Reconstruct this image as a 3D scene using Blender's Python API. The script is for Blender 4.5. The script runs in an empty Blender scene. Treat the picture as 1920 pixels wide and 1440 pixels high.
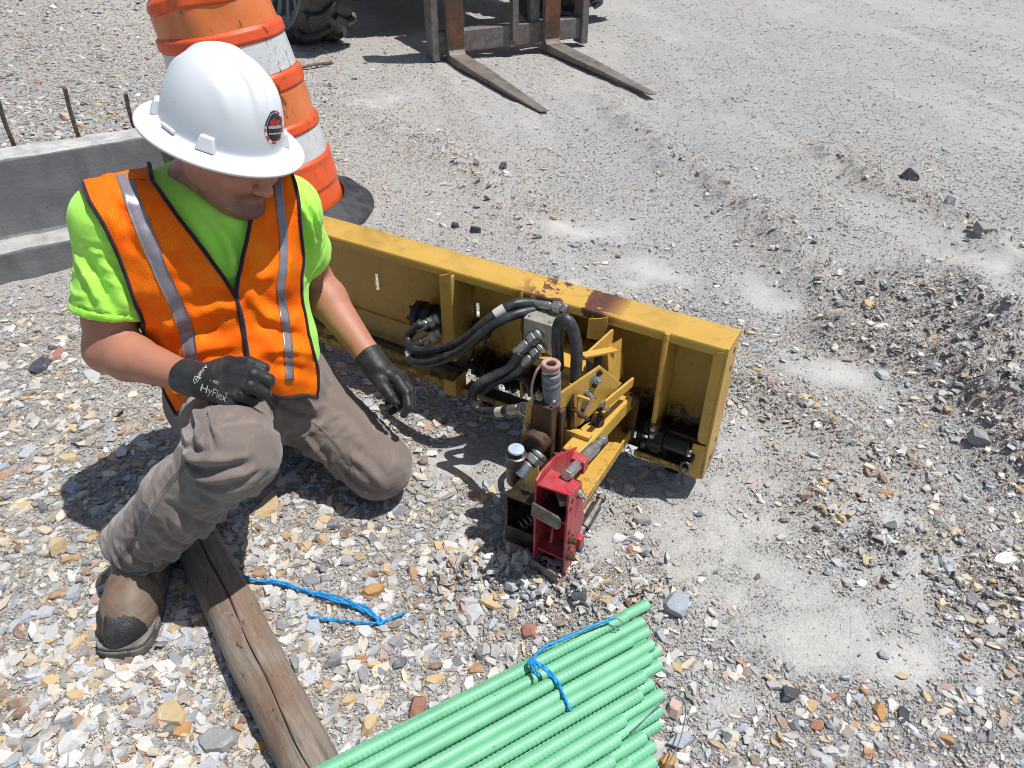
import bpy, bmesh, math, random
import numpy as np
from mathutils import Vector, Matrix
from mathutils.bvhtree import BVHTree
R_ = math.radians
rng = np.random.default_rng(7)
random.seed(7)
scn = bpy.context.scene
COL = scn.collection
# ------------------------------------------------------------------ camera
PITCH, FOC, CAMH = R_(37), 1400.0, 1.43          # pitch below level, focal length in px of a 1920 wide frame, height
cam = bpy.data.cameras.new("camera"); cam_o = bpy.data.objects.new("camera", cam); COL.objects.link(cam_o)
cam_o.location = (0, 0, CAMH); cam_o.rotation_euler = (R_(90) - PITCH, 0, 0)
cam.sensor_fit = 'HORIZONTAL'; cam.sensor_width = 36; cam.lens = 36 * FOC / 1920
cam.clip_start = .05; cam.clip_end = 1000
scn.camera = cam_o
# ------------------------------------------------------------------ sky, sun, exposure
SUN = Vector((.385, -.01, 1)).normalized()         # towards the sun: high summer sun from the right
SUN_EL = math.asin(SUN.z); SUN_AZ = math.atan2(SUN.x, SUN.y)
world = bpy.data.worlds.new("World"); scn.world = world; world.use_nodes = True
wn = world.node_tree; wn.nodes.clear()
sky = wn.nodes.new('ShaderNodeTexSky'); sky.sky_type = 'NISHITA'; sky.sun_disc = False
sky.sun_elevation = SUN_EL; sky.sun_rotation = SUN_AZ; sky.dust_density = 1.2
bg = wn.nodes.new('ShaderNodeBackground'); bg.inputs[1].default_value = .085
wo = wn.nodes.new('ShaderNodeOutputWorld')
wn.links.new(sky.outputs[0], bg.inputs[0]); wn.links.new(bg.outputs[0], wo.inputs[0])
sun_l = bpy.data.lights.new("sun", 'SUN'); sun_l.energy = 4.2; sun_l.angle = R_(.55); sun_l.color = (1, .975, .935)
sun_o = bpy.data.objects.new("sun", sun_l); COL.objects.link(sun_o)
sun_o.rotation_euler = SUN.to_track_quat('Z', 'Y').to_euler(); sun_o.location = SUN * 20
scn.view_settings.view_transform = 'Standard'; scn.view_settings.look = 'None'
scn.view_settings.exposure = 0.27; scn.view_settings.gamma = 1.0
try: scn.view_settings.use_curve_mapping = False
except Exception: pass

scn.cycles.filter_width = 1.0                     # crisp phone picture

# ------------------------------------------------------------------ helpers
_cp, _sp = math.cos(PITCH), math.sin(PITCH)
CAMP = np.array([0, 0, CAMH]); _Dv = np.array([0, _cp, -_sp]); _Uv = np.array([0, _sp, _cp]); _Rv = np.array([1., 0, 0])
def ray(x, y):                                    # survey helper: direction of a measured sight line
    return _Dv + _Rv * ((x - 960) / FOC) + _Uv * ((720 - y) / FOC)
def G(x, y, z=0.0):                               # measured point on a level plane
    r = ray(x, y); t = (z - CAMH) / r[2]; return CAMP + r * t
def Dp(x, y, d):                                  # measured point at a known distance along the view axis
    return CAMP + ray(x, y) * d

def tag(o, label=None, cat=None, group=None, kind=None):
    if label: o['label'] = label
    if cat: o['category'] = cat
    if group: o['group'] = group
    if kind: o['kind'] = kind
    return o
def empty(name, loc=(0, 0, 0), rz=0):
    o = bpy.data.objects.new(name, None); COL.objects.link(o); o.location = loc; o.rotation_euler.z = rz
    o.empty_display_size = .1
    return o
def frame(p, q):
    d = Vector(q) - Vector(p); l = d.length; d.normalize()
    a = d.orthogonal().normalized(); b = d.cross(a); return d, a, b, l
def catmull(P, n=8):
    P = [np.array(p, float) for p in P]; Q = [P[0] * 2 - P[1]] + P + [P[-1] * 2 - P[-2]]; out = []
    for i in range(1, len(Q) - 2):
        for k in range(n):
            t = k / n; a, b, c, d = Q[i - 1], Q[i], Q[i + 1], Q[i + 2]
            out.append(.5 * ((2 * b) + (c - a) * t + (2 * a - 5 * b + 4 * c - d) * t * t + (3 * b - a - 3 * c + d) * t ** 3))
    out.append(P[-1]); return out

class MB:
    def __init__(s): s.v = []; s.f = []
    def add(s, vs, fs):
        o = len(s.v); s.v += [tuple(map(float, v)) for v in vs]; s.f += [tuple(i + o for i in f) for f in fs]; return s
    def box(s, lo, hi):
        (a, b, c), (d, e, g) = lo, hi
        return s.add([(a, b, c), (d, b, c), (d, e, c), (a, e, c), (a, b, g), (d, b, g), (d, e, g), (a, e, g)],
              [(0, 3, 2, 1), (4, 5, 6, 7), (0, 1, 5, 4), (1, 2, 6, 5), (2, 3, 7, 6), (3, 0, 4, 7)])
    def beam(s, p, q, w, h, up=(0, 0, 1)):                      # box along p->q, w across, h along up
        p, q = Vector(p), Vector(q); d = (q - p).normalized(); x = d.cross(Vector(up)).normalized(); u = x.cross(d)
        vs = []
        for e in (p, q):
            for sx, su in ((-1, -1), (1, -1), (1, 1), (-1, 1)): vs.append(e + x * (sx * w / 2) + u * (su * h / 2))
        return s.add(vs, [(0, 1, 2, 3), (7, 6, 5, 4), (0, 4, 5, 1), (1, 5, 6, 2), (2, 6, 7, 3), (3, 7, 4, 0)])
    def prism(s, poly, vec):                                     # planar polygon pushed along vec
        n = len(poly); P = [Vector(p) for p in poly]; v = Vector(vec)
        nr = Vector((0, 0, 0))
        for i in range(n): nr += P[i].cross(P[(i + 1) % n])
        if nr.dot(v) > 0: P = P[::-1]
        return s.add(P + [p + v for p in P], [tuple(range(n)), tuple(range(2 * n - 1, n - 1, -1))] +
              [(i, i + n, (i + 1) % n + n, (i + 1) % n) for i in range(n)])
    def cyl(s, p, q, r, r2=None, n=16, cap=True, spin=0):
        r2 = r if r2 is None else r2; d, a, b, l = frame(p, q); p, q = Vector(p), Vector(q)
        A = [spin + 2 * math.pi * i / n for i in range(n)]
        vs = [p + (a * math.cos(t) + b * math.sin(t)) * r for t in A] + [q + (a * math.cos(t) + b * math.sin(t)) * r2 for t in A]
        fs = [(i, (i + 1) % n, (i + 1) % n + n, i + n) for i in range(n)]
        if cap: fs += [tuple(range(n - 1, -1, -1)), tuple(range(n, 2 * n))]
        return s.add(vs, fs)
    def lathe(s, p, q, prof, n=24, cap=True):                    # prof: (t along p->q in metres, radius)
        d, a, b, l = frame(p, q); p = Vector(p); vs = []; fs = []
        for t, r in prof:
            for i in range(n):
                an = 2 * math.pi * i / n; vs.append(p + d * t + (a * math.cos(an) + b * math.sin(an)) * r)
        for j in range(len(prof) - 1):
            for i in range(n): fs.append((j * n + i, j * n + (i + 1) % n, (j + 1) * n + (i + 1) % n, (j + 1) * n + i))
        if cap:
            fs.append(tuple(range(n - 1, -1, -1))); m = (len(prof) - 1) * n; fs.append(tuple(range(m, m + n)))
        return s.add(vs, fs)
    def tube(s, P, r, n=8, cap=True, closed=False):
        P = [Vector(p) for p in P]; m = len(P); rr = r if hasattr(r, '__len__') else [r] * m
        T = []
        for i in range(m):
            if closed: t = P[(i + 1) % m] - P[i - 1]
            else: t = P[min(i + 1, m - 1)] - P[max(i - 1, 0)]
            T.append(t.normalized() if t.length > 1e-9 else Vector((0, 0, 1)))
        a = T[0].orthogonal().normalized(); vs = []; fs = []
        for i in range(m):
            a = (a - T[i] * a.dot(T[i])); a = a.normalized() if a.length > 1e-6 else T[i].orthogonal().normalized()
            b = T[i].cross(a)
            for k in range(n):
                an = 2 * math.pi * k / n; vs.append(P[i] + (a * math.cos(an) + b * math.sin(an)) * rr[i])
        for i in range(m if closed else m - 1):
            j = (i + 1) % m
            for k in range(n): fs.append((i * n + k, i * n + (k + 1) % n, j * n + (k + 1) % n, j * n + k))
        if cap and not closed: fs += [tuple(range(n - 1, -1, -1)), tuple(range((m - 1) * n, m * n))]
        return s.add(vs, fs)
    def build(s, name, m, parent=None, bevel=0, smooth=False, seg=2):
        me = bpy.data.meshes.new(name); me.from_pydata(s.v, [], s.f); me.update()
        return link(name, me, m, parent, bevel, smooth, seg)

def link(name, me, m, parent=None, bevel=0, smooth=False, seg=2):
    if m: me.materials.append(m)
    o = bpy.data.objects.new(name, me); COL.objects.link(o)
    if parent: o.parent = parent
    if smooth:
        me.polygons.foreach_set('use_smooth', [True] * len(me.polygons))
        if smooth != 'all':
            try: me.set_sharp_from_angle(angle=R_(40))
            except Exception: pass
    if bevel:
        b = o.modifiers.new('bevel', 'BEVEL'); b.width = bevel; b.segments = seg; b.limit_method = 'ANGLE'; b.angle_limit = R_(35)
        b.harden_normals = False
    return o
def np_mesh(name, V, F, m=None, parent=None, smooth=False, cols=None):
    """V (n,3); F (m,k) all the same k."""
    me = bpy.data.meshes.new(name); V = np.asarray(V, np.float32); F = np.asarray(F, np.int32); k = F.shape[1]
    me.vertices.add(len(V)); me.vertices.foreach_set('co', V.ravel())
    me.loops.add(F.size); me.loops.foreach_set('vertex_index', F.ravel())
    me.polygons.add(len(F)); me.polygons.foreach_set('loop_start', np.arange(0, F.size, k, dtype=np.int32))
    try: me.polygons.foreach_set('loop_total', np.full(len(F), k, np.int32))
    except Exception: pass
    me.polygons.foreach_set('use_smooth', np.full(len(F), bool(smooth)))
    me.update(calc_edges=True); me.validate()
    if cols is not None:
        at = me.color_attributes.new('col', 'FLOAT_COLOR', 'POINT')
        c = np.ones((len(V), 4), np.float32); c[:, :3] = cols; at.data.foreach_set('color', c.ravel())
    if m: me.materials.append(m)
    o = bpy.data.objects.new(name, me); COL.objects.link(o)
    if parent: o.parent = parent
    return o

# --- noise on arrays
def _hash(i, j, k, s):
    n = (i * 374761393 + j * 668265263 + k * 1274126177 + s * 974634777).astype(np.int64) & 0xFFFFFFFF
    n = ((n ^ (n >> 13)) * 1274126177) & 0xFFFFFFFF
    return ((n ^ (n >> 16)) & 0xFFFF) / 65535.0
def vnoise(P, s=0):
    P = np.asarray(P, float); i = np.floor(P).astype(np.int64); f = P - i; f = f * f * (3 - 2 * f); r = 0
    for a in (0, 1):
        for b in (0, 1):
            for c in (0, 1):
                w = (f[..., 0] if a else 1 - f[..., 0]) * (f[..., 1] if b else 1 - f[..., 1]) * (f[..., 2] if c else 1 - f[..., 2])
                r = r + w * _hash(i[..., 0] + a, i[..., 1] + b, i[..., 2] + c, s)
    return r
def sstep(a, b, x):
    t = np.clip((x - a) / (b - a), 0, 1); return t * t * (3 - 2 * t)

# --- materials
class NT:
    def __init__(s, name):
        s.m = bpy.data.materials.new(name); s.m.use_nodes = True; s.t = s.m.node_tree; s.n = s.t.nodes
        s.b = s.n['Principled BSDF']; s.L = s.t.links.new
        s.tc = s.n.new('ShaderNodeTexCoord')
    def setv(s, k, v):
        i = s.b.inputs[k]
        if hasattr(v, 'is_linked') or isinstance(v, bpy.types.NodeSocket): s.L(v, i)
        else: i.default_value = (*v, 1) if hasattr(v, '__len__') and len(v) == 3 and i.type == 'RGBA' else v
    def noise(s, scale, detail=4, rough=.55, dist=0, co=None, out=0):
        n = s.n.new('ShaderNodeTexNoise'); n.inputs['Scale'].default_value = scale; n.inputs['Detail'].default_value = detail
        n.inputs['Roughness'].default_value = rough; n.inputs['Distortion'].default_value = dist
        s.L(co or s.tc.outputs['Object'], n.inputs['Vector']); return n.outputs[out]
    def voro(s, scale, feat='F1', out='Distance', co=None, rnd=1):
        n = s.n.new('ShaderNodeTexVoronoi'); n.feature = feat; n.inputs['Scale'].default_value = scale
        n.inputs['Randomness'].default_value = rnd
        s.L(co or s.tc.outputs['Object'], n.inputs['Vector']); return n.outputs[out]
    def ramp(s, fac, stops, interp='LINEAR'):
        n = s.n.new('ShaderNodeValToRGB'); e = n.color_ramp.elements; n.color_ramp.interpolation = interp
        while len(e) < len(stops): e.new(.5)
        for q, (p, c) in zip(e, stops):
            q.position = p; q.color = (*c, 1) if hasattr(c, '__len__') else (c, c, c, 1)
        s.L(fac, n.inputs[0]); return n.outputs[0]
    def mix(s, fac, a, b, mode='MIX'):
        n = s.n.new('ShaderNodeMix'); n.data_type = 'RGBA'; n.blend_type = mode; n.clamp_factor = True
        for sock, v in ((n.inputs[0], fac), (n.inputs[6], a), (n.inputs[7], b)):
            if isinstance(v, bpy.types.NodeSocket): s.L(v, sock)
            elif hasattr(v, '__len__'): sock.default_value = (*v, 1)
            else: sock.default_value = v if sock.type == 'VALUE' else (v, v, v, 1)
        return n.outputs[2]
    def math(s, op, a, b=0, c=None, clamp=False):
        n = s.n.new('ShaderNodeMath'); n.operation = op; n.use_clamp = clamp
        for k, v in enumerate((a, b) if c is None else (a, b, c)):
            if isinstance(v, bpy.types.NodeSocket): s.L(v, n.inputs[k])
            else: n.inputs[k].default_value = v
        return n.outputs[0]
    def attr(s, name, out='Color'):
        n = s.n.new('ShaderNodeAttribute'); n.attribute_name = name; return n.outputs[out]
    def mapping(s, scale=(1, 1, 1), rot=(0, 0, 0), loc=(0, 0, 0), src='Object'):
        n = s.n.new('ShaderNodeMapping'); n.inputs['Scale'].default_value = scale; n.inputs['Rotation'].default_value = rot
        n.inputs['Location'].default_value = loc; s.L(s.tc.outputs[src], n.inputs[0]); return n.outputs[0]
    def xyz(s, co=None):
        n = s.n.new('ShaderNodeSeparateXYZ'); s.L(co or s.tc.outputs['Object'], n.inputs[0]); return n.outputs
    def bump(s, h, strength=.3, dist=.01, normal=None):
        n = s.n.new('ShaderNodeBump'); n.inputs['Strength'].default_value = strength; n.inputs['Distance'].default_value = dist
        s.L(h, n.inputs['Height'])
        if normal: s.L(normal, n.inputs['Normal'])
        s.L(n.outputs[0], s.b.inputs['Normal']); return n.outputs[0]
def simple(name, col, rough=.5, metal=0, var=.25, scale=18, bump=0, bscale=60, dirt=None, dirt_amt=.5, spec=.5):
    t = NT(name); nz = t.noise(scale, 5, .6)
    c = t.mix(t.ramp(nz, [(.35, 0), (.68, 1)]), tuple(x * (1 - var) for x in col), tuple(min(1, x * (1 + var * .6)) for x in col))
    if dirt:
        d = t.ramp(t.noise(scale * .45, 6, .7, .6), [(.52 - dirt_amt * .2, 0), (.62, 1)])
        c = t.mix(t.math('MULTIPLY', d, dirt_amt), c, dirt)
    t.setv('Base Color', c); t.setv('Metallic', metal)
    t.setv('Roughness', t.math('ADD', t.math('MULTIPLY', nz, .25), rough - .12, clamp=True)); t.setv('Specular IOR Level', spec)
    if bump: t.bump(t.noise(bscale, 5, .6), bump, .004)
    return t.m
# ------------------------------------------------------------------ terrain
W1 = np.array([-1.43, 3.0]); WD = np.array([.857, .515]); WN = np.array([-.515, .857])   # end of the concrete wall, its run, its back
RIDGES = [  # measured wheel-rut edges and windrows: polyline, height, half width
    ([(1130, 185), (1215, 260), (1330, 345), (1440, 420), (1545, 540), (1640, 590)], .05, .12),
    ([(1545, 290), (1640, 350), (1760, 400), (1850, 450), (1930, 500)], .045, .10),
    ([(1690, 545), (1790, 620), (1880, 740), (1940, 860)], .07, .16),
    ([(1800, 560), (1930, 700)], .06, .2),
    ([(1560, 620), (1660, 650), (1750, 700), (1830, 790), (1900, 850)], .045, .09),
    ([(1400, 720), (1500, 770), (1590, 830), (1700, 880)], .028, .07),
    ([(620, 180), (760, 260), (900, 340), (1020, 420)], .032, .14),
    ([(860, 1075), (960, 1070), (1040, 1095), (1120, 1130), (1250, 1110)], .03, .06),
    ([(1560, 930), (1680, 1010), (1800, 1060), (1920, 1120)], .025, .12),
]
def seg_dist(P, pts):
    d = np.full(len(P), 1e9)
    for a, b in zip(pts[:-1], pts[1:]):
        ab = b - a; t = np.clip(((P - a) @ ab) / (ab @ ab), 0, 1); d = np.minimum(d, np.linalg.norm(P - (a + t[:, None] * ab), axis=1))
    return d
_RG = [(np.array([G(*p)[:2] for p in pl]), h, w) for pl, h, w in RIDGES]
def height(P):
    P = np.asarray(P, float); P3 = np.c_[P, np.zeros(len(P))]
    z = (vnoise(P3 * 1.3, 1) - .5) * .03 + (vnoise(P3 * 5, 2) - .5) * .016 + (vnoise(P3 * 17, 3) - .5) * .008 + (vnoise(P3 * 45, 4) - .5) * .004
    near = np.exp(-((P[:, 0] - .1) ** 2 + (P[:, 1] - 1.6) ** 2) / 1.6); z = z * (1 - .7 * near) - .012 * near
    for pl, h, w in _RG:
        d = seg_dist(P, pl); k = np.exp(-(d / w) ** 2)
        z += h * k * (.45 + 1.1 * vnoise(P3 * 9, 5)) + k * (vnoise(P3 * 28, 6) - .5) * h * .7
    fd = np.exp(-((P[:, 0] - .07) ** 2 + (P[:, 1] - 1.06) ** 2) / .018); z = z + fd * .04
    q = P - W1; sb = q @ WN; ss = q @ WD
    fill = np.where(ss < .03, sstep(.02, .1, sb), 0) * .395
    slope = .395 * sstep(1.5, -.05, ss) * sstep(.0, .9, sb - np.maximum(ss, 0) * .4) * (ss >= .03)
    z = z + np.maximum(fill, slope)
    z += .6 * np.exp(-(((P[:, 0] + 3.6) / 1.5) ** 2 + ((P[:, 1] - 6.5) / .75) ** 2)) * (.7 + .6 * vnoise(P3 * 3, 8))
    far = sstep(8, 25, np.hypot(P[:, 0], P[:, 1])); z += far * (vnoise(P3 * .12, 9) - .5) * .6
    return z
def hz(x, y): return float(height(np.array([[x, y]]))[0])
def Gt(x, y):                                      # measured point on the terrain itself
    z = 0.
    for _ in range(6): p = G(x, y, z); z = hz(p[0], p[1])
    return np.array([p[0], p[1], z])

def axis(lo, hi, st, far):
    a = list(np.arange(lo, hi, st)); s = st; x = a[-1]
    while x < far: s *= 1.13; x += s; a.append(x)
    s = st; x = lo; b = []
    while x > -far: s *= 1.13; x -= s; b.append(x)
    return np.array(b[::-1] + a)
gx = axis(-2.9, 3.6, .026, 180); gy = axis(.45, 5.2, .026, 180)
XX, YY = np.meshgrid(gx, gy); gp = np.c_[XX.ravel(), YY.ravel()]
gv = np.c_[gp, height(gp)]
nx, ny = len(gx), len(gy); ii = (np.arange(ny - 1)[:, None] * nx + np.arange(nx - 1)[None]).ravel()
gf = np.c_[ii, ii + 1, ii + nx + 1, ii + nx]

# dust patches: bare pale powder between the chips (measured centre, half sizes in px)
DUST = [(1410, 990, 330, 190), (1500, 1190, 190, 90), (1270, 900, 100, 50), (1560, 1010, 90, 40), (1480, 1120, 90, 50), (1370, 1330, 110, 90), (1130, 1010, 60, 60), (1230, 500, 110, 35), (1050, 425, 110, 28), (1300, 800, 60, 50),
        (1790, 440, 90, 25), (700, 190, 80, 30), (1880, 500, 60, 40), (900, 870, 110, 60), (1700, 1240, 160, 60),
        (1000, 540, 100, 30), (1560, 700, 120, 40), (1440, 560, 70, 50)]
_DU = []
for x, y, rx, ry in DUST:
    c = G(x, y); ex = abs(G(x + rx, y)[0] - c[0]); ey = abs(G(x, y - ry)[1] - c[1]); _DU.append((c[0], c[1], ex, ey))
_t0, _t1 = G(1215, 260)[:2], G(1640, 590)[:2]; _TD = (_t1 - _t0) / np.linalg.norm(_t1 - _t0); _TC = np.array([-_TD[1], _TD[0]])
def track(P):                                      # long streaks left by wheels
    a, c = P @ _TD, P @ _TC; return vnoise(np.c_[a * .45, c * 3.2, a * 0], 25) * .6 + vnoise(np.c_[a * 1.5, c * 8, a * 0], 26) * .4
def dust(P):
    P = np.asarray(P); P3 = np.c_[P, np.zeros(len(P))]; d = np.zeros(len(P))
    wx = (vnoise(P3 * 4, 21) - .5) * 1.0 + (vnoise(P3 * 13, 22) - .5) * .8 + (vnoise(P3 * 34, 23) - .5) * .5
    for cx, cy, ex, ey in _DU: d = np.maximum(d, 1.15 - np.hypot((P[:, 0] - cx) / (ex * 1.15), (P[:, 1] - cy) / (ey * 1.15)) + wx)
    rgt = sstep(-.5, .6, P[:, 0] + .35 * (P[:, 1] - 2)); d = np.maximum(d * .62, rgt * (sstep(.46, .68, track(P) + (wx * .18)) * .40)); d = np.clip(d, 0, .9)
    return d * d * (3 - 2 * d)
def cool(P):                                       # 1 where the stone is blue-grey, 0 where it is warm
    P3 = np.c_[P, np.zeros(len(P))]
    rg_ = np.zeros(len(P))
    for pl, h, w in _RG[:2] + _RG[4:]: rg_ = np.maximum(rg_, np.exp(-(seg_dist(P, pl) / (w * 1.5)) ** 2))
    return np.clip(sstep(-.6, 1.2, P[:, 0]) * .62 - .6 * rg_ + (vnoise(P3 * 1.1, 31) - .5) * 1.1 + .15, 0, 1)

t = NT('gravel_dust'); m_ground = t.m
co = t.tc.outputs['Object']
warp = t.noise(30, 3, .5, out=1); 
wmix = t.n.new('ShaderNodeVectorMath'); wmix.operation = 'MULTIPLY_ADD'; t.L(warp, wmix.inputs[0]); wmix.inputs[1].default_value = (.012,) * 3; t.L(co, wmix.inputs[2]); cw = wmix.outputs[0]
du = t.attr('col', 'Color'); dsep = t.n.new('ShaderNodeSeparateColor'); t.L(du, dsep.inputs[0])
dmask, dcool = dsep.outputs[0], dsep.outputs[1]
big = t.noise(3.5, 6, .6)
powder = t.mix(t.ramp(big, [(.35, 0), (.65, 1)]), (.43, .418, .395), (.52, .508, .482))
powder = t.mix(t.ramp(t.noise(140, 4, .7), [(.38, 0), (.68, .7)]), powder, (.31, .30, .285))
powder = t.mix(t.ramp(dmask, [(.45, 0), (.95, .32)]), powder, t.mix(t.ramp(t.noise(11, 6, .65), [(.35, 0), (.65, 1)]), (.53, .51, .475), (.62, .60, .565)))
def chips(scale, stops):
    c = t.voro(scale, 'F1', 'Color', cw); sp = t.n.new('ShaderNodeSeparateColor'); t.L(c, sp.inputs[0])
    return t.ramp(sp.outputs[0], stops, 'CONSTANT'), t.voro(scale, 'DISTANCE_TO_EDGE', 'Distance', cw), sp.outputs[1]
WARM = [(0, (.36, .33, .29)), (.2, (.52, .48, .42)), (.36, (.46, .34, .2)), (.45, (.2, .18, .17)), (.56, (.58, .56, .53)), (.72, (.33, .23, .13)), (.78, (.42, .40, .38)), (.9, (.26, .26, .28))]
COOL = [(0, (.34, .335, .33)), (.25, (.46, .455, .44)), (.42, (.24, .25, .27)), (.55, (.52, .51, .49)), (.7, (.38, .34, .29)), (.78, (.29, .30, .33)), (.92, (.16, .165, .18))]
ca, ea, ra = chips(95, WARM); cb, eb, rb = chips(95, COOL); cc, ec, rc = chips(230, COOL); cd, ed, rd = chips(230, WARM)
fine = t.mix(dcool, cd, cc); coarse = t.mix(dcool, ca, cb)
edge = t.ramp(ea, [(0, 0), (.06, 1)])
col = t.mix(t.math('GREATER_THAN', ra, .42), fine, coarse)
col = t.mix(t.math('MULTIPLY', edge, 1), t.mix(.5, col, (.34, .325, .30)), col)
col = t.mix(.40, col, (.49, .478, .452))
cover = t.math('SUBTRACT', t.math('ADD', t.noise(9, 5, .6), .28), dmask)
col = t.mix(t.ramp(cover, [(.28, 0), (.62, .72)]), powder, col)
t.setv('Base Color', col); t.setv('Roughness', .92); t.setv('Specular IOR Level', .2)
hgt = t.math('ADD', t.math('MULTIPLY', t.math('MINIMUM', ea, .15), t.math('MULTIPLY', ra, 3.0)), t.math('ADD', t.math('MULTIPLY', t.math('MINIMUM', ec, .12), t.math('MULTIPLY', rc, 1.5)), t.math('ADD', t.math('MULTIPLY', t.noise(330, 4, .7), .3), t.math('MULTIPLY', t.noise(70, 5, .7), .5))))
t.bump(t.math('MULTIPLY', hgt, t.math('SUBTRACT', 1.25, dmask)), .8, .010)
gc = np.zeros((len(gv), 3)); gc[:, 0] = dust(gp); gc[:, 1] = cool(gp)
ground = np_mesh('ground', gv, gf, m_ground, smooth=True, cols=gc)
tag(ground, 'pale grey crushed shale and dust covering the work yard', 'ground', kind='structure')

# ------------------------------------------------------------------ loose chips
t = NT('shale_chip'); m_chip = t.m
base = t.attr('col')
v = t.noise(160, 4, .65); w = t.noise(45, 3, .6)
c = t.mix(t.ramp(v, [(.35, .0), (.7, .45)]), base, t.mix(.55, base, (.06, .055, .05)))
c = t.mix(t.ramp(w, [(.45, .06), (.68, .42)]), c, (.48, .465, .435))
t.setv('Base Color', c); t.setv('Roughness', .85); t.setv('Specular IOR Level', .3); t.bump(v, .35, .003)

PAL = 1.1 * np.array([(.56, .54, .50), (.50, .48, .45), (.62, .60, .57), (.40, .39, .38), (.33, .33, .34), (.44, .46, .50), (.36, .39, .44),
                (.20, .205, .225), (.11, .115, .13), (.52, .42, .28), (.50, .34, .16), (.36, .19, .085), (.22, .125, .08), (.58, .49, .37), (.42, .27, .2), (.29, .25, .21)])
PW = np.array([11, 12, 8, 11, 7, 4.5, 3.5, 4, 2.2, 7.5, 5, 3.4, 3.6, 8, 2.2, 8.5]); PC = np.array([10, 12, 9, 13, 11, 8, 7, 6, 4, 3, 2.2, 1.8, 2.2, 5, 1.8, 6.])
PW /= PW.sum(); PC /= PC.sum()
def make_chips(pos, size, tilt, col, n, flat, rg, stretch=1.0):
    """prisms with n sides: pos (m,3), size (m,)"""
    m = len(pos); ang = (np.arange(n)[None] + rg.uniform(-.38, .38, (m, n))) * 2 * np.pi / n
    rad = size[:, None] * rg.uniform(.62, 1.12, (m, n)); asp = rg.uniform(.45, .95, m)[:, None]
    bx, by = np.cos(ang) * rad * stretch, np.sin(ang) * rad * asp
    th = size * rg.uniform(flat[0], flat[1], m); k = rg.uniform(.6, .97, (m, n))
    sl = rg.normal(0, .22, (m, 2))
    top = np.stack([bx * k + rg.normal(0, .06, (m, 1)) * size[:, None], by * k, th[:, None] + (bx * sl[:, :1] + by * sl[:, 1:]) * .5], -1)
    bot = np.stack([bx, by, np.repeat(-th[:, None] * .5, n, 1)], -1)
    v = np.concatenate([bot, top], 1)
    ax = rg.uniform(0, 2 * np.pi, m); yw = rg.uniform(0, 2 * np.pi, m); ct, st = np.cos(tilt), np.sin(tilt)
    c, s = np.cos(yw)[:, None], np.sin(yw)[:, None]
    x, y, z = v[..., 0] * c - v[..., 1] * s, v[..., 0] * s + v[..., 1] * c, v[..., 2]
    ca, sa = np.cos(ax)[:, None], np.sin(ax)[:, None]; u, w = x * ca + y * sa, -x * sa + y * ca
    u, z = u * ct[:, None] + z * st[:, None], -u * st[:, None] + z * ct[:, None]
    x, y = u * ca - w * sa, u * sa + w * ca
    v = np.stack([x, y, z], -1) + pos[:, None, :]
    return v.reshape(-1, 3), np.repeat(col, 2 * n, 0)
def chip_mesh(parts, name, m):
    me = bpy.data.meshes.new(name); V = []; C = []; LI = []; LS = []; o = 0; lo = 0
    for v, c, n in parts:
        k = len(v) // (2 * n); b = (np.arange(k) * 2 * n)[:, None] + o; i = np.arange(n)[None]; j = (i + 1) % n
        side = np.stack([b + i, b + j, b + n + j, b + n + i], -1).reshape(k, -1)
        top = b + n + i
        L = np.concatenate([side, top], 1); LI.append(L.ravel())
        st = np.concatenate([np.arange(n) * 4, [4 * n]])[None] + (np.arange(k) * 5 * n)[:, None] + lo; LS.append(st.ravel())
        V.append(v); C.append(c); o += len(v); lo += L.size
    V = np.concatenate(V).astype(np.float32); LI = np.concatenate(LI).astype(np.int32); LS = np.concatenate(LS).astype(np.int32)
    me.vertices.add(len(V)); me.vertices.foreach_set('co', V.ravel()); me.loops.add(len(LI)); me.loops.foreach_set('vertex_index', LI)
    me.polygons.add(len(LS)); me.polygons.foreach_set('loop_start', LS)
    me.polygons.foreach_set('use_smooth', np.zeros(len(LS), bool))
    me.update(calc_edges=True)
    at = me.color_attributes.new('col', 'FLOAT_COLOR', 'POINT'); c4 = np.ones((len(V), 4), np.float32); c4[:, :3] = np.concatenate(C); at.data.foreach_set('color', c4.ravel())
    me.materials.append(m); o = bpy.data.objects.new(name, me); COL.objects.link(o); return o
def colours(P, rg):
    k = cool(P)[:, None]; pr = PW * (1 - k) + PC * k; cum = np.cumsum(pr, 1); u = rg.uniform(0, 1, (len(P), 1))
    idx = np.minimum((u > cum).sum(1), len(PAL) - 1)
    return np.clip(PAL[idx] * rg.uniform(.8, 1.15, (len(P), 1)) + rg.normal(0, .004, (len(P), 3)), .03, .75)
NCH = 470000
qx = rng.uniform(-260, 2180, NCH); qy = np.where(rng.uniform(0, 1, NCH) < .66, rng.uniform(-70, 1620, NCH), rng.uniform(560, 1620, NCH))
pr = np.array([ray(0, 0)]); rr = _Dv[None] + _Rv[None] * ((qx - 960) / FOC)[:, None] + _Uv[None] * ((720 - qy) / FOC)[:, None]
tt = -CAMH / rr[:, 2]; P = (CAMP[None] + rr * tt[:, None])[:, :2]; dep = tt
zz = height(P); onridge = np.zeros(len(P))
for pl, h, w in _RG: onridge = np.maximum(onridge, np.exp(-(seg_dist(P, pl) / (w * 1.15)) ** 2) * min(1, h / .03))
nearleft = sstep(.3, -.6, P[:, 0]) * sstep(2.7, 1.6, P[:, 1])
berm = np.exp(-(((P[:, 0] + 3.6) / 1.2) ** 2 + ((P[:, 1] - 6.3) / .9) ** 2)); rgt_ = sstep(-.2, .8, P[:, 0])
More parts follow.
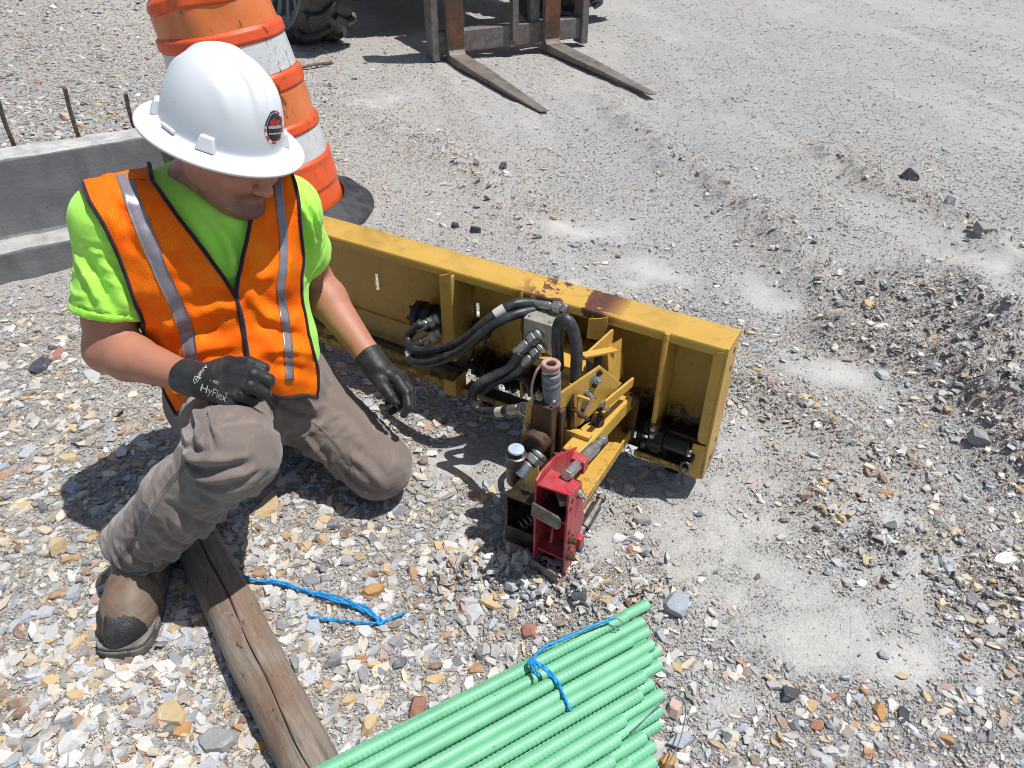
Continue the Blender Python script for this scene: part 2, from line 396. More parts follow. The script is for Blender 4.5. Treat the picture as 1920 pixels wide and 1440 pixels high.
dn = (.55 - .02 * rgt_ + .22 * nearleft + .55 * onridge + .5 * berm) * (1 - np.clip(1.6 * dust(P), 0, .96)) * (.5 + vnoise(np.c_[P * 2.6, P[:, 0] * 0], 41))
keep = rng.uniform(0, 1, NCH) < dn
P, zz, dep, onridge, nearleft, berm = P[keep], zz[keep], dep[keep], onridge[keep], nearleft[keep], berm[keep]
px = dep / FOC                                          # metres per full-frame px at that distance
u = rng.uniform(0, 1, len(P))
sz = .0012 * (1 - u) ** (-.62) * (.9 + .35 * nearleft + .6 * onridge); sz = np.minimum(sz, .022) * (1 - .22 * sstep(-.2, .6, P[:, 0])) * (1 + 2.2 * berm * rng.uniform(0, 1, len(P)) ** 2)
sz = np.maximum(sz, px * 1.75 * rng.uniform(.6, 1.4, len(P)))
q = P - W1; sb = q @ WN; ss = q @ WD
ok = ~((ss < .05) & (sb > -.17) & (sb < .14)); P, zz, sz, onridge = P[ok], zz[ok], sz[ok], onridge[ok]
pos = np.c_[P, zz + sz * .1 + rng.uniform(0, .004, len(P)) * (1 + onridge * 3)]
tilt = np.abs(rng.normal(0, .24, len(P))) + onridge * np.abs(rng.normal(0, .45, len(P)))
# the backfill behind the wall and the rubble bank at the far left
nb_ = 42000; bx_ = rng.uniform(-160, 620, nb_); by_ = rng.uniform(-110, 330, nb_); rb = _Dv[None] + _Rv[None] * ((bx_ - 960) / FOC)[:, None] + _Uv[None] * ((720 - by_) / FOC)[:, None]; tb = (.38 - CAMH) / rb[:, 2]
Pb = (CAMP[None] + rb * tb[:, None])[:, :2]; qb = Pb - W1; okb = ((qb @ WN > .15) | (qb @ WD > .06)) & (rng.uniform(0, 1, nb_) < .55 + .4 * vnoise(np.c_[Pb * 2, Pb[:, 0] * 0], 43)); Pb, tb = Pb[okb], tb[okb]
bb_ = np.exp(-(((Pb[:, 0] + 3.6) / 1.6) ** 2 + ((Pb[:, 1] - 6.4) / .8) ** 2)); sb_ = np.maximum(.003 * (1 - rng.uniform(0, 1, len(Pb))) ** -.5, tb / FOC * 1.9); sb_ = np.minimum(sb_, .02) * (1 + 2.6 * bb_ * rng.uniform(0, 1, len(Pb)) ** 2)
cl = np.concatenate([colours(P, rng), colours(Pb, rng) * .88])
pos = np.concatenate([pos, np.c_[Pb, height(Pb) + sb_ * .15]]); tilt = np.concatenate([tilt, np.abs(rng.normal(0, .35, len(Pb))) + bb_ * .4]); sz = np.concatenate([sz, sb_]); P = np.concatenate([P, Pb])
parts = []
k = sz > .006
for sel, n, fl in ((k & (rng.uniform(0, 1, len(P)) < .5), 6, (.05, .22)), (k, 5, (.08, .34)), (~k, 4, (.2, .7))):
    sel = sel & ~np.isnan(pos[:, 0])
    v, c = make_chips(pos[sel], sz[sel], tilt[sel], cl[sel], n, fl, rng, 1.15); parts.append((v, c, n)); pos[sel] = np.nan
gravel = chip_mesh(parts, 'gravel', m_chip)
tag(gravel, 'loose crushed shale chips strewn over the ground', 'gravel', kind='stuff')
# ------------------------------------------------------------------ yellow trimmer attachment (own frame: X along the housing, Y to its back, Z up, origin at its right front foot)
MA = np.array([.867, -.498, 0]); MA /= np.linalg.norm(MA); MN = np.array([-MA[1], MA[0], 0]); MO = np.array([.52, 1.473, -.004]); MS = .955
def L(x, y, Y):                                    # measured point at depth Y in the attachment's frame
    o = CAMP - MO; r = ray(x, y); o = np.array([o @ MA, o @ MN, o[2]]); r = np.array([r @ MA, r @ MN, r[2]])
    return Vector(o + r * ((Y - o[1]) / r[1]))
def yellow(name, grease=False, rust=False, wear=.35):
    t = NT(name); nz = t.noise(7, 5, .6); c = t.mix(t.ramp(nz, [(.3, 0), (.7, 1)]), (.50, .298, .055), (.57, .35, .075))
    if wear:
        d = t.ramp(t.noise(26, 7, .72, .8), [(.60 - wear * .06, 0), (.68, 1)]); c = t.mix(t.math('MULTIPLY', d, min(1, wear)), c, (.16, .10, .045))
        d2 = t.ramp(t.noise(110, 3, .6), [(.72, 0), (.76, 1)]); c = t.mix(t.math('MULTIPLY', d2, .8), c, (.42, .40, .36))
        d3 = t.ramp(t.noise(60, 2, .5), [(.74, 0), (.77, 1)]); c = t.mix(t.math('MULTIPLY', d3, .7), c, (.06, .035, .02))
    x = t.xyz(); rough = t.math('ADD', t.math('MULTIPLY', nz, .2), .3)
    if grease:
        g = t.math('ADD', t.math('MULTIPLY', t.math('SUBTRACT', .165, x[2]), 8), t.math('MULTIPLY', t.math('SUBTRACT', t.noise(22, 6, .75, .5), .5), 2.6))
        sx = t.math('MULTIPLY', t.ramp(t.math('ADD', x[0], 1), [(.05, 0), (.26, 1), (.95, 1), (.995, .0)]), 1)
        back = t.ramp(x[1], [(-.0, 0), (.012, 1)])
        gm = t.math('MULTIPLY', t.math('MULTIPLY', t.ramp(g, [(.1, 0), (.5, 1)]), sx), back)
        c = t.mix(t.math('MULTIPLY', gm, .97), c, (.012, .011, .010)); rough = t.math('SUBTRACT', rough, t.math('MULTIPLY', gm, .1))
        sm = t.ramp(t.noise(5, 5, .7, 1.2), [(.5, 0), (.66, 1)]); c = t.mix(t.math('MULTIPLY', t.math('MULTIPLY', sm, back), .28), c, (.10, .06, .02))
        lw = t.math('MULTIPLY', t.ramp(x[2], [(.03, 1), (.09, 0)]), t.ramp(t.noise(40, 5, .7), [(.4, 0), (.55, 1)])); c = t.mix(t.math('MULTIPLY', lw, .75), c, (.07, .05, .03))
    if rust:
        px = t.ramp(t.math('ADD', x[0], 1), [(.40, 0), (.50, 1), (.66, 1), (.72, 0)]); up = t.ramp(x[2], [(.38, 0), (.40, 1)])
        n = t.noise(9, 7, .72, .5); rm = t.math('MULTIPLY', t.math('MULTIPLY', px, up), t.ramp(n, [(.50, 0), (.515, 1)]))
        ed = t.math('MULTIPLY', t.math('MULTIPLY', px, up), t.ramp(n, [(.485, 0), (.50, 1)]))
        c = t.mix(t.math('MULTIPLY', ed, .8), c, (.20, .04, .015)); c = t.mix(rm, c, t.mix(t.noise(60, 4), (.055, .022, .014), (.14, .05, .028)))
        rough = t.math('ADD', rough, t.math('MULTIPLY', ed, .4))
    t.setv('Base Color', c); t.setv('Roughness', rough); t.setv('Specular IOR Level', .45)
    t.bump(t.math('ADD', t.noise(35, 4), t.math('MULTIPLY', t.noise(180, 3), .25)), .12, .004)
    return t.m
m_yel = yellow('yellow_paint', True, True); m_yel2 = yellow('chipped_yellow_paint', wear=.75)
m_yel3 = yellow('dirty_yellow_paint', wear=1.6)
m_red = simple('red_paint', (.50, .015, .035), .42, 0, .25, 30, .1, 120, dirt=(.30, .17, .15), dirt_amt=.55)
m_zinc = simple('zinc_plated_steel', (.42, .43, .43), .42, .75, .3, 60, .15, 200, dirt=(.40, .38, .35), dirt_amt=.7)
m_steel = simple('dull_steel', (.20, .20, .195), .45, .8, .4, 50, .15, 200, dirt=(.10, .06, .04), dirt_amt=.6)
m_black = simple('black_greasy_steel', (.018, .017, .016), .38, .3, .4, 60, .3, 160, dirt=(.05, .035, .02), dirt_amt=.4)
m_dark = simple('dark_steel_plate', (.028, .024, .019), .4, .4, .4, 40, .2, 120, dirt=(.12, .075, .03), dirt_amt=.5)
m_rust = simple('rusty_cast_steel', (.085, .05, .032), .6, .35, .5, 45, .4, 120, dirt=(.17, .085, .04), dirt_amt=.6)
m_hose = simple('black_hose_rubber', (.022, .024, .028), .42, 0, .5, 40, .1, 200, dirt=(.10, .095, .09), dirt_amt=.45)
m_band = simple('white_hose_band', (.62, .60, .54), .6, 0, .15, 60)
m_valve = simple('beige_valve_metal', (.44, .41, .33), .42, .35, .14, 40, .06, 200, dirt=(.25, .22, .17), dirt_amt=.3)
m_cap = simple('faded_pink_rubber', (.42, .22, .19), .65, 0, .3, 60, .2, 200, dirt=(.55, .45, .4), dirt_amt=.6)
m_blue = simple('pale_blue_plastic', (.42, .50, .60), .3, 0, .12, 50)
M = empty('trimmer_attachment', tuple(CAMP + (MO - CAMP) * MS), math.atan2(MA[1], MA[0])); M.scale = (MS,) * 3
tag(M, 'yellow steel machine attachment with rusty top, black hoses and red bracket lying on gravel', 'attachment')
XL = -1.78
h = MB()                                            # housing: back sheet round two slots, top sheet with rolled lip, trough
xs = [XL, -1.166, -1.152, -.781, -.767, -.008]
for k in range(5):
    a, b = xs[k], xs[k + 1]
    if k in (1, 3): z0, z1 = ((.212, .272) if k == 1 else (.229, .277)); h.box((a, .094, .06), (b, .1, z0)); h.box((a, .094, z1), (b, .1, .424))
    else: h.box((a, .094, .06), (b, .1, .424))
housing = h.build('housing', m_yel, M)
t_ = MB(); prof = [(.1, .418), (.1, .426), (.094, .43), (.004, .43), (-.003, .427), (-.006, .42), (-.006, .402), (.0, .402), (.0, .416), (.006, .422), (.09, .422)]
t_.prism([(XL, y, z) for y, z in prof], (-XL, 0, 0)); t_.build('top_flange', m_yel, M, .0015, True)
t_ = MB(); prof = [(.094, .118), (.094, .112), (.07, .058), (.012, .016), (.0, .022), (-.004, .02), (-.004, .0), (-.01, .0), (-.01, .028), (.01, .03), (.062, .064), (.086, .118)]
t_.prism([(XL, y, z) for y, z in prof], (-XL - .79, 0, 0)); t_.build('bottom_trough', m_yel, M, .001)
t_ = MB(); t_.box((-.785, .06, .03), (-.008, .0935, .078)); t_.box((-.3, .03, .0015), (-.2, .06, .0065)); t_.box((-.785, -.006, .0), (-.3, .0, .018)); t_.box((-.2, -.006, .0), (-.03, .0, .02)); t_.box((-.785, .0, .001), (-.3, .06, .006)); t_.box((-.2, .0, .001), (-.012, .06, .006))
t_.build('bottom_plate', m_yel, M, .001)
t_ = MB(); t_.prism([(-.0, -.004, .0), (-.0, .07, .0), (-.0, .1, .03), (-.0, .1, .43), (-.0, -.004, .4285)], (-.008, 0, 0))
end = t_.build('end_plate', m_yel, M, .0015)
t_ = MB()
for z0, z1, w in ((.125, .418, .026), (.0, .118, .034)): t_.prism([(-.008, -.0075, z0), (-.008 - w * .75, -.0075, z0), (-.008 - w, -.0075, z0 + .02), (-.008 - w, -.0075, z1 - .004), (-.008, -.0075, z1)], (0, .005, 0))
t_.build('end_lip', m_yel2, M, .001)
for z, y in ((.39, .06), (.335, .06), (.09, .07), (.045, .045)):
    MB().cyl((-.001, y, z), (.0012, y, z), .0075, n=14).build('bolt_hole', m_black, end)
def rib(x, z0, z1, y0, w=.006): MB().box((x - w / 2, y0, z0), (x + w / 2, .0935, z1)).build('rib', m_yel, M, .001)
rib(-.785, .13, .418, -.024); rib(-.567, .06, .428, -.006); rib(-.315, .06, .418, .0); rib(-.153, .07, .418, -.014, .007)
MB().tube([(-.567, -.008, .30), (-.567, -.008, .415), (-.567, -.004, .432)], .0055).build('rib_edge', m_yel2, M, smooth=True)
MB().tube([(-.153, -.016, .08), (-.153, -.016, .405), (-.153, -.01, .428)], .0075).build('rib_edge', m_yel2, M, smooth=True)
t_ = MB(); t_.prism([(-.826, -.026, .13), (-.788, -.026, .13), (-.782, -.026, .436), (-.790, -.026, .428), (-.822, -.026, .414)], (0, .006, 0)); t_.build('upright_bracket', m_yel2, M, .0015)
t_ = MB(); t_.box((-.829, -.03, -.004), (-.789, -.024, .052)); t_.box((-.789, -.03, -.004), (-.783, .03, .06)); t_.build('lower_bracket', m_yel2, M, .0015)
t_ = MB(); t_.prism([(-.367, -.012, .345), (-.315, -.012, .352), (-.312, -.012, .428), (-.33, -.012, .418), (-.365, -.012, .405)], (0, .005, 0)); t_.box((-.318, -.007, .30), (-.312, .05, .42)); t_.build('angle_bracket', m_yel2, M, .0015)
for x in (-1.45, -.72, -.1): MB().box((x - .02, .05, -.066), (x + .02, .092, .03)).build('stand_foot', m_dark, M, .003)
# shaft line
MB().cyl((XL, .028, .062), (-.79, .028, .062), .011, n=14).build('drive_shaft', m_black, M, smooth=True)
MB().cyl((-.785, .05, .075), (-.215, .05, .075), .014, n=14).build('drive_shaft', m_black, M, smooth=True)
def spiky(x, y, z, r, n, w, rings=2):
    b = MB(); b.cyl((x - w / 2, y, z), (x + w / 2, y, z), r * .62, n=20)
    for k in range(rings):
        xx = x - w / 2 + w * (k + .5) / rings
        for i in range(n):
            a = 2 * math.pi * (i + .5 * (k % 2)) / n; d = Vector((0, math.cos(a), math.sin(a))); s = Vector((0, -math.sin(a), math.cos(a))); c = Vector((xx, y, z))
            q = w / rings * .42; t0 = s * (r * .2)
            b.add([c + d * r * .6 + t0 + Vector((q, 0, 0)), c + d * r * .6 + t0 - Vector((q, 0, 0)), c + d * r * .6 - t0 - Vector((q, 0, 0)), c + d * r * .6 - t0 + Vector((q, 0, 0)), c + d * r + t0 * .9, c + d * r - t0 * .1],
                  [(0, 1, 4), (2, 3, 5), (1, 2, 5, 4), (3, 0, 4, 5)])
    return b
spiky(-.735, .045, .222, .034, 9, .06, 3).build('cutter_wheel', m_steel, M)
spiky(-.72, .045, .10, .05, 12, .03, 2).build('cutter_wheel', m_dark, M)
spiky(-.62, .05, .08, .045, 12, .04, 2).build('cutter_wheel', m_black, M)
spiky(-.50, .05, .08, .045, 12, .04, 2).build('cutter_wheel', m_black, M)
g_ = spiky(-.195, .042, .085, .062, 16, .016, 1); g_.cyl((-.21, .042, .085), (-.16, .042, .085), .03, n=18); g_.build('sprocket', m_black, M)
MB().cyl((-.19, .03, .022), (-.175, .03, .022), .02, .016, n=16).build('idler_roller', m_steel, M, .002)
t_ = MB(); t_.box((-.152, -.022, .05), (-.128, .02, .128)); t_.cyl((-.16, .0, .088), (-.12, .0, .088), .036, n=20); t_.build('bearing_housing', m_black, M, .003)
t_ = MB(); t_.box((-.158, -.026, .118), (-.136, .0, .15)); t_.build('bearing_clamp', m_rust, M, .002)
MB().cyl((-.12, .0, .088), (-.05, .0, .088), .023, n=18).build('shaft_end', m_black, M, .002, True)
for dz in (.012, -.012): MB().cyl((-.147, -.024, .13 + dz), (-.147, -.04, .13 + dz), .0075, n=6).build('bolt', m_zinc, M, .001)
# drive lever between arm and sprocket
t_ = MB(); t_.prism([(-.235, -.02, .06), (-.205, -.02, .06), (-.198, -.02, .20), (-.205, -.02, .225), (-.232, -.02, .225), (-.243, -.02, .20)], (0, .012, 0)); t_.build('lever', m_dark, M, .002)
MB().cyl((-.222, -.035, .205), (-.222, .01, .205), .02, n=16).build('lever_boss', m_rust, M, .002, True)
# hydraulic motor on the left of the upright
mo = MB(); mo.lathe((-.965, .035, .215), (-.83, .035, .215), [(0, .03), (.006, .043), (.03, .045), (.032, .038), (.05, .038), (.052, .046), (.07, .046), (.072, .036), (.13, .034)], 20)
for i in range(6):
    a = math.pi * i / 3; mo.cyl((-.972, .035 + .034 * math.cos(a), .215 + .034 * math.sin(a)), (-.955, .035 + .034 * math.cos(a), .215 + .034 * math.sin(a)), .006, n=6)
motor = mo.build('hydraulic_motor', m_black, M, .0015, True)
# --- valve block on its shelf
t_ = MB(); t_.box((-.492, -.088, .268), (-.315, .06, .292)); t_.prism([(-.492, -.088, .268), (-.315, -.088, .268), (-.315, -.03, .2), (-.43, -.03, .2)], (0, .006, 0)); t_.box((-.46, .0, .06), (-.33, .093, .268)); t_.build('valve_shelf', m_yel2, M, .0015)
V = empty('valve', (0, 0, 0)); V.parent = M
vb = MB(); vb.box((-.528, -.065, .293), (-.438, .018, .388)); V_ = vb.build('valve_block', m_valve, M, .003, seg=3)
bpy.data.objects.remove(V)
for x, y in ((-.515, -.05), (-.455, -.05), (-.515, .0)): MB().cyl((x, y, .387), (x, y, .392), .006, n=6).build('cap_screw', m_zinc, V_, .001)
def fitting(p, q, r, parent=M, name='hose_fitting'):          # crimped ferrule with a hex nut near q
    p, q = Vector(p), Vector(q); l = (q - p).length; b = MB()
    b.lathe(p, q, [(0, r * .9), (l * .05, r), (l * .5, r), (l * .52, r * .8), (l * .6, r * .8)], 14, True)
    d = (q - p).normalized(); b.cyl(p + d * l * .58, p + d * l * .8, r * 1.22, n=6); b.cyl(p + d * l * .78, p + d * l, r * .85, n=12); b.cyl(p + d * l * .86, p + d * l * .97, r * 1.15, n=6, spin=.3)
    return b.build(name, m_zinc, parent, .0012, True)
for p, q in (((-.45, .03, .41), (-.395, .03, .41)), ((-.44, .0, .36), (-.40, .0, .36)), ((-.545, -.02, .345), (-.524, -.02, .345)), ((-.545, -.02, .375), (-.522, -.02, .375))):
    MB().cyl(p, q, .013, n=6).build('port_plug', m_zinc, V_, .0015)
MB().tube([(-.41, .03, .388), (-.41, .03, .41), (-.40, .03, .418)], .012, 10).build('elbow', m_zinc, V_, smooth=True)
def hose(pts, r=.0135, bands=(), name='hydraulic_hose'):
    P = catmull(pts, 10); o = MB().tube(P, r, 14).build(name, m_hose, M, smooth='all')
    for f in bands:
        i = int(f * (len(P) - 1)); MB().tube(P[max(i - 2, 0):i + 3], r * 1.06, 14, False).build('hose_band', m_band, o, smooth='all')
    return o
# pair of hoses from the top of the valve to the motor
hose([L(1003, 567, .0), L(960, 572, -.05), L(915, 600, -.09), L(865, 640, -.11), L(810, 657, -.11), L(775, 655, -.10), L(765, 632, -.07), L(790, 605, -.05)], .0135, (.22,))
hose([L(1010, 580, .0), L(965, 590, -.06), L(920, 612, -.10), L(868, 655, -.125), L(815, 678, -.13), L(778, 678, -.12), L(768, 655, -.09), L(792, 640, -.06)], .0135, (.80,))
fitting(L(1003, 567, .0), L(1066, 578, .0), .015); fitting(L(1006, 581, .005), L(1052, 590, .005), .013)
fitting(L(778, 617, -.058), L(823, 596, -.012), .0145); fitting(L(780, 648, -.068), L(826, 622, -.02), .0145)
# pair from the front of the valve down to the cast block
hose([L(975, 662, -.105), L(955, 690, -.13), L(925, 705, -.16), L(896, 722, -.19), L(885, 748, -.20), L(898, 770, -.205), L(930, 773, -.21), L(962, 768, -.22)], .0135, (.9,))
hose([L(983, 683, -.11), L(965, 702, -.13), L(930, 715, -.15), L(900, 735, -.16), L(905, 715, -.14), L(945, 700, -.10), L(985, 712, -.08), L(998, 740, -.08)], .0125)
fitting(L(967, 664, -.105), L(1014, 622, -.062), .0155); fitting(L(974, 690, -.11), L(1018, 648, -.066), .0155); fitting(L(955, 769, -.22), L(992, 765, -.235), .0145)
hose([L(1047, 690, -.2), L(1045, 640, -.2), L(1048, 608, -.2), L(1060, 598, -.2), L(1073, 615, -.2), L(1081, 655, -.2), L(1079, 715, -.2)], .0145)
def weld(p, q):
    p, q = Vector(p), Vector(q); n = int((q - p).length / .004); MB().tube([p.lerp(q, i / n) for i in range(n + 1)], [.003 * (1 + .25 * math.sin(i * 2.1)) for i in range(n + 1)], 6).build('weld_bead', m_yel2, M, smooth='all')
for x in (-.785, -.567, -.315, -.153): weld((x + .005, .093, .1), (x + .005, .093, .41)); weld((x + .006, .02, .42), (x + .006, .09, .42))
weld((-.49, -.086, .293), (-.32, -.086, .293)); weld((-.33, -.02, .293), (-.33, .058, .293))
def nut(p, r, d, h1=.008, h2=.014, m=None, parent=None):
    b = MB(); b.cyl(p - d * .001, p + d * .003, r * 1.5, n=18); b.cyl(p + d * .002, p + d * h1, r * 1.1, n=6); b.cyl(p, p + d * h2, r * .6, n=10); return b.build('bolt', m or m_zinc, parent or M, .0008)
# --- arm assembly
up = MB(); up.prism([L(*p, -.10) for p in ((1093, 690), (1140, 665), (1143, 735), (1096, 790))], (0, .09, 0)); up.box((-.36, -.12, .09), (-.29, .0, .268)); up.build('arm_column', m_yel2, M, .002)
up = MB(); up.prism([L(1090, 668, -.16), L(1146, 617, -.015), L(1143, 700, -.01), L(1120, 690, -.08)], (.006, .003, 0)); up.build('gusset_plate', m_yel2, M, .001)
up = MB(); up.beam(L(1091, 667, -.165), L(1153, 655, -.06), .022, .006); up.build('strap', m_yel2, M, .001)
MB().cyl(L(1128, 667, -.09), L(1128, 667, -.09) + Vector((0, 0, -.03)), .009, n=6).build('bolt', m_zinc, M, .001)
PL = [Vector(v) for v in ((-.259, -.165, .388), (-.218, -.115, .318), (-.262, -.222, .232), (-.290, -.232, .220), (-.316, -.262, .252), (-.321, -.255, .342))]
nrm = (PL[1] - PL[0]).cross(PL[4] - PL[0]).normalized(); nrm = nrm if nrm.y < 0 else -nrm
c0 = PL[0]; PL = [p - nrm * ((p - c0).dot(nrm)) for p in PL]
pl = MB().prism(PL, -nrm * .008).build('pivot_plate', m_yel2, M, .0015)
def onpl(x, y, off=0.0):
    o = Vector(CAMP - MO); o = Vector((o @ Vector(MA), o @ Vector(MN), o.z)); r = Vector(ray(x, y)); r = Vector((r @ Vector(MA), r @ Vector(MN), r.z))
    t = (c0 - o).dot(nrm) / r.dot(nrm); return o + r * t + nrm * off
for x, y, r, m in ((1117, 710, .010, m_zinc), (1132, 760, .010, m_zinc), (1120, 788, .014, m_rust), (1103, 738, .008, m_zinc), (1090, 775, .008, m_rust)): nut(onpl(x, y), r, nrm, .012, .02, m)
MB().tube([onpl(1113, 725, .0012), onpl(1120, 702, .0012), onpl(1127, 696, .0012)], .007, 8).build('slot', m_black, pl, smooth=True)
MB().tube([onpl(1122, 772, .0012), onpl(1138, 748, .0012), onpl(1144, 742, .0012)], .006, 8).build('slot', m_black, pl, smooth=True)
b_ = MB(); b_.beam(onpl(1080, 738, .012), onpl(1098, 742, .02), .008, .006); b_.beam(onpl(1081, 737, .012), onpl(1080, 765, .012), .008, .006); b_.build('stop_bracket', m_yel2, pl, .001)
MB().cyl(onpl(1100, 742, .016), onpl(1088, 772, .016), .004, n=8).build('adjuster_bolt', m_zinc, pl, smooth=True)
MB().cyl(onpl(1072, 762, .012), onpl(1096, 780, .016), .006, n=8).build('adjuster_bolt', m_rust, pl, smooth=True)
up = MB(); up.beam((-.238, -.005, .2), (-.264, -.30, .193), .05, .05); up.build('upper_arm', m_yel2, M, .006, seg=3)
up = MB(); up.beam(L(1186, 716, -.05), L(1133, 760, -.20), .007, .028); up.build('link_bar', m_yel2, M, .002)
up = MB(); up.beam((-.255, .06, .082), (-.256, -.42, .072), .085, .006); up.beam((-.213, .06, .085), (-.214, -.42, .076), .006, .03); up.beam((-.299, .06, .075), (-.30, -.42, .066), .006, .03); up.build('lower_beam', m_yel3, M, .0015)
up = MB(); up.prism([L(*p, -.108) for p in ((1098, 674), (1128, 668), (1129, 712), (1101, 722))], (0, .006, 0)); up.build('link_plate', m_steel, M, .001)
up = MB(); up.box((-.345, -.235, .10), (-.275, -.12, .20)); up.cyl((-.35, -.17, .21), (-.27, -.17, .21), .022, n=16); up.build('pivot_block', m_black, M, .004, True)
MB().tube(catmull([(-.40, -.10, .26), (-.42, -.16, .2), (-.40, -.22, .15), (-.36, -.27, .13)], 8), .009, 10).build('hydraulic_pipe', m_hose, M, smooth='all')
for x, y in ((1012, 745), (988, 800), (985, 830)): nut(L(x, y, -.287), .006, Vector((0, -1, 0)), .006, .01)
# cast block, side strips, couplers
cb = MB(); cb.box((-.372, -.30, .17), (-.318, -.235, .325)); cb.box((-.318, -.27, .17), (-.305, -.24, .30)); cb.cyl((-.352, -.335, .222), (-.352, -.22, .222), .034, n=22); cb.box((-.35, -.28, .06), (-.3, -.235, .17)); cb.build('cast_block', m_rust, M, .005, True, 3)
MB().cyl((-.352, -.3362, .222), (-.352, -.33, .222), .021, n=20).build('bore', m_black, M)
b_ = MB(); b_.prism([L(*p, -.285) for p in ((977, 862), (975, 842), (986, 758), (1006, 735), (1010, 742), (997, 765), (992, 865))], (0, .012, 0)); b_.build('side_plate', m_yel2, M, .001)
b_ = MB(); b_.prism([L(*p, -.245) for p in ((1046, 800), (1070, 745), (1072, 850), (1052, 860))], (0, .09, 0)); b_.build('inner_plate', m_dark, M, .001)
b_ = MB(); b_.prism([L(*p, -.25) for p in ((1053, 803), (1085, 815), (1105, 822), (1098, 850), (1055, 862))], (0, .02, 0)); b_.build('rear_plate', m_yel2, M, .001)
q0, q1 = L(1035, 757, -.27), L(1033, 686, -.27)
MB().lathe(q0, q1, [(0, .019), (.02, .019), (.022, .022), (.05, .022), (.052, .02), (.056, .023), (.066, .023), (.07, .02), (.075, .023), (.088, .023), (.092, .019)], 20).build('hose_coupler', simple('grey_blue_rubber', (.17, .19, .21), .6, .1, .35, 60, .2), M, smooth=True)
d_ = (q1 - q0).normalized(); cp = MB(); ring = []
for i in range(24):
    a = 2 * math.pi * i / 24; ring.append(q1 + d_ * .004 + Vector((math.cos(a) * .0175, math.sin(a) * .0175, 0)))
cp.tube(ring, .0062, 8, closed=True); cp.lathe(q1 - d_ * .012, q1, [(0, .021), (.006, .0215), (.014, .0175)], 20, False); cp.tube(catmull([q1 + Vector((-.02, -.01, .002)), L(1004, 700, -.29), L(997, 730, -.29), L(1003, 760, -.29), L(1022, 768, -.29), L(1040, 752, -.29)], 8), .0035, 8)
cp.build('dust_cap', m_cap, M, smooth='all')
q0, q1 = L(965, 905, -.37), L(968, 840, -.37); d_ = (q1 - q0).normalized()
lc = MB().lathe(q0, q1, [(0, .017), (.008, .021), (.06, .0225), (.064, .026), (.07, .026), (.072, .024), (.075, .026), (.081, .026), (.083, .024), (.086, .0265), (.097, .026), (.099, .022), (.096, .021)], 24).build('hose_coupler', m_steel, M, smooth=True)
MB().lathe(q1 - d_ * .006, q1, [(0, .0205), (.004, .0195), (.006, .014), (.0055, .008), (.0075, .005)], 20).build('coupler_cap', m_blue, lc, smooth=True)
fitting(L(975, 893, -.385), L(1014, 848, -.33), .0195, M, 'pipe_fitting')
# --- dark box with spring
bx = MB(); X0, X1, Y0, Y1 = -.35, -.262, -.465, -.30
bx.prism([(X0, Y0, .016), (X0, Y1, .0), (X0, Y1, .135), (X0, Y0, .165)], (.005, 0, 0)); bx.prism([(X0, Y0, .016), (X1, Y0, .016), (X1, Y0, .07), (X0, Y0, .07)], (0, .005, 0)); bx.box((X0, Y0, .012), (X1, Y1, .017)); bx.box((X0, Y1, .0), (X1, Y1 + .005, .14)); bx.prism([(X0, Y0, .165), (X1, Y0, .17), (X1, Y1 + .06, .16), (X0, Y1 + .06, .152)], (0, 0, .005))
bx.build('bracket_box', m_dark, M, .0012)
bx = MB(); bx.prism([L(*p, -.43) for p in ((983, 905), (1008, 880), (1010, 905), (1000, 918))], (0, .006, .012)); bx.build('slotted_plate', m_yel2, M, .001)
sp = []
s0, s1 = Vector((-.325, -.445, .055)), Vector((-.275, -.39, .10)); d_, a_, b_, l_ = frame(s0, s1)
for i in range(7 * 14): an = 2 * math.pi * i / 14; sp.append(s0 + (s1 - s0) * (i / 98) + (a_ * math.cos(an) + b_ * math.sin(an)) * .013)
MB().tube([s0 + Vector((-.012, -.004, -.03)), s0 + Vector((-.014, -.002, -.012))] + sp, .0021, 6).build('coil_spring', m_zinc, M, smooth='all')
# --- red bracket
XR, XF = -.176, -.254; YF, YB = -.492, -.425
rb = MB()
rb.prism([(XR, YF, .0), (XR, YB - .006, .018), (XR, YB, .06), (XR, YB + .03, .12), (XR, YB, .262), (XR, YF, .282)], (-.006, 0, 0))
rb.prism([(XR - .006, YF, .276), (XR - .006, YB, .256), (XF, YB, .262), (XF, YF, .27)], (0, 0, .006))
rb.prism([(XF - .0065, YF, .02), (XF - .0065, YB + .02, .02), (XF - .0065, -.30, .12), (XF - .0065, -.187, .138), (XF - .0065, -.195, .173), (XF - .0065, -.396, .282), (XF - .0065, -.47, .293), (XF - .0065, YF, .285)], (.006, 0, 0))
rb.box((XF, YB - .006, .03), (XR - .006, YB, .258)); rb.box((XF, -.485, .055), (XR - .006, YB - .006, .061)); rb.box((XF, -.475, .165), (XR - .006, YB - .006, .171)); rb.prism([(XF + .03, -.48, .09), (XF + .03, YB - .006, .09), (XF + .03, YB - .006, .15), (XF + .03, -.47, .135)], (.006, 0, 0))
rbo = rb.build('red_bracket', m_red, M, .002)
for z, y in ((.245, -.472), (.225, -.478), (.235, -.445), (.15, -.478), (.09, -.47)): MB().cyl((XR - .001, y, z), (XR + .0012, y, z), .0055, n=12).build('bolt_hole', m_black, rbo)
for z, y, m in ((.125, -.474, m_rust), (.068, -.474, m_rust), (.235, -.436, m_zinc)): nut(Vector((XR, y, z)), .0085, Vector((1, -.25, 0)).normalized(), .012, .02, m)
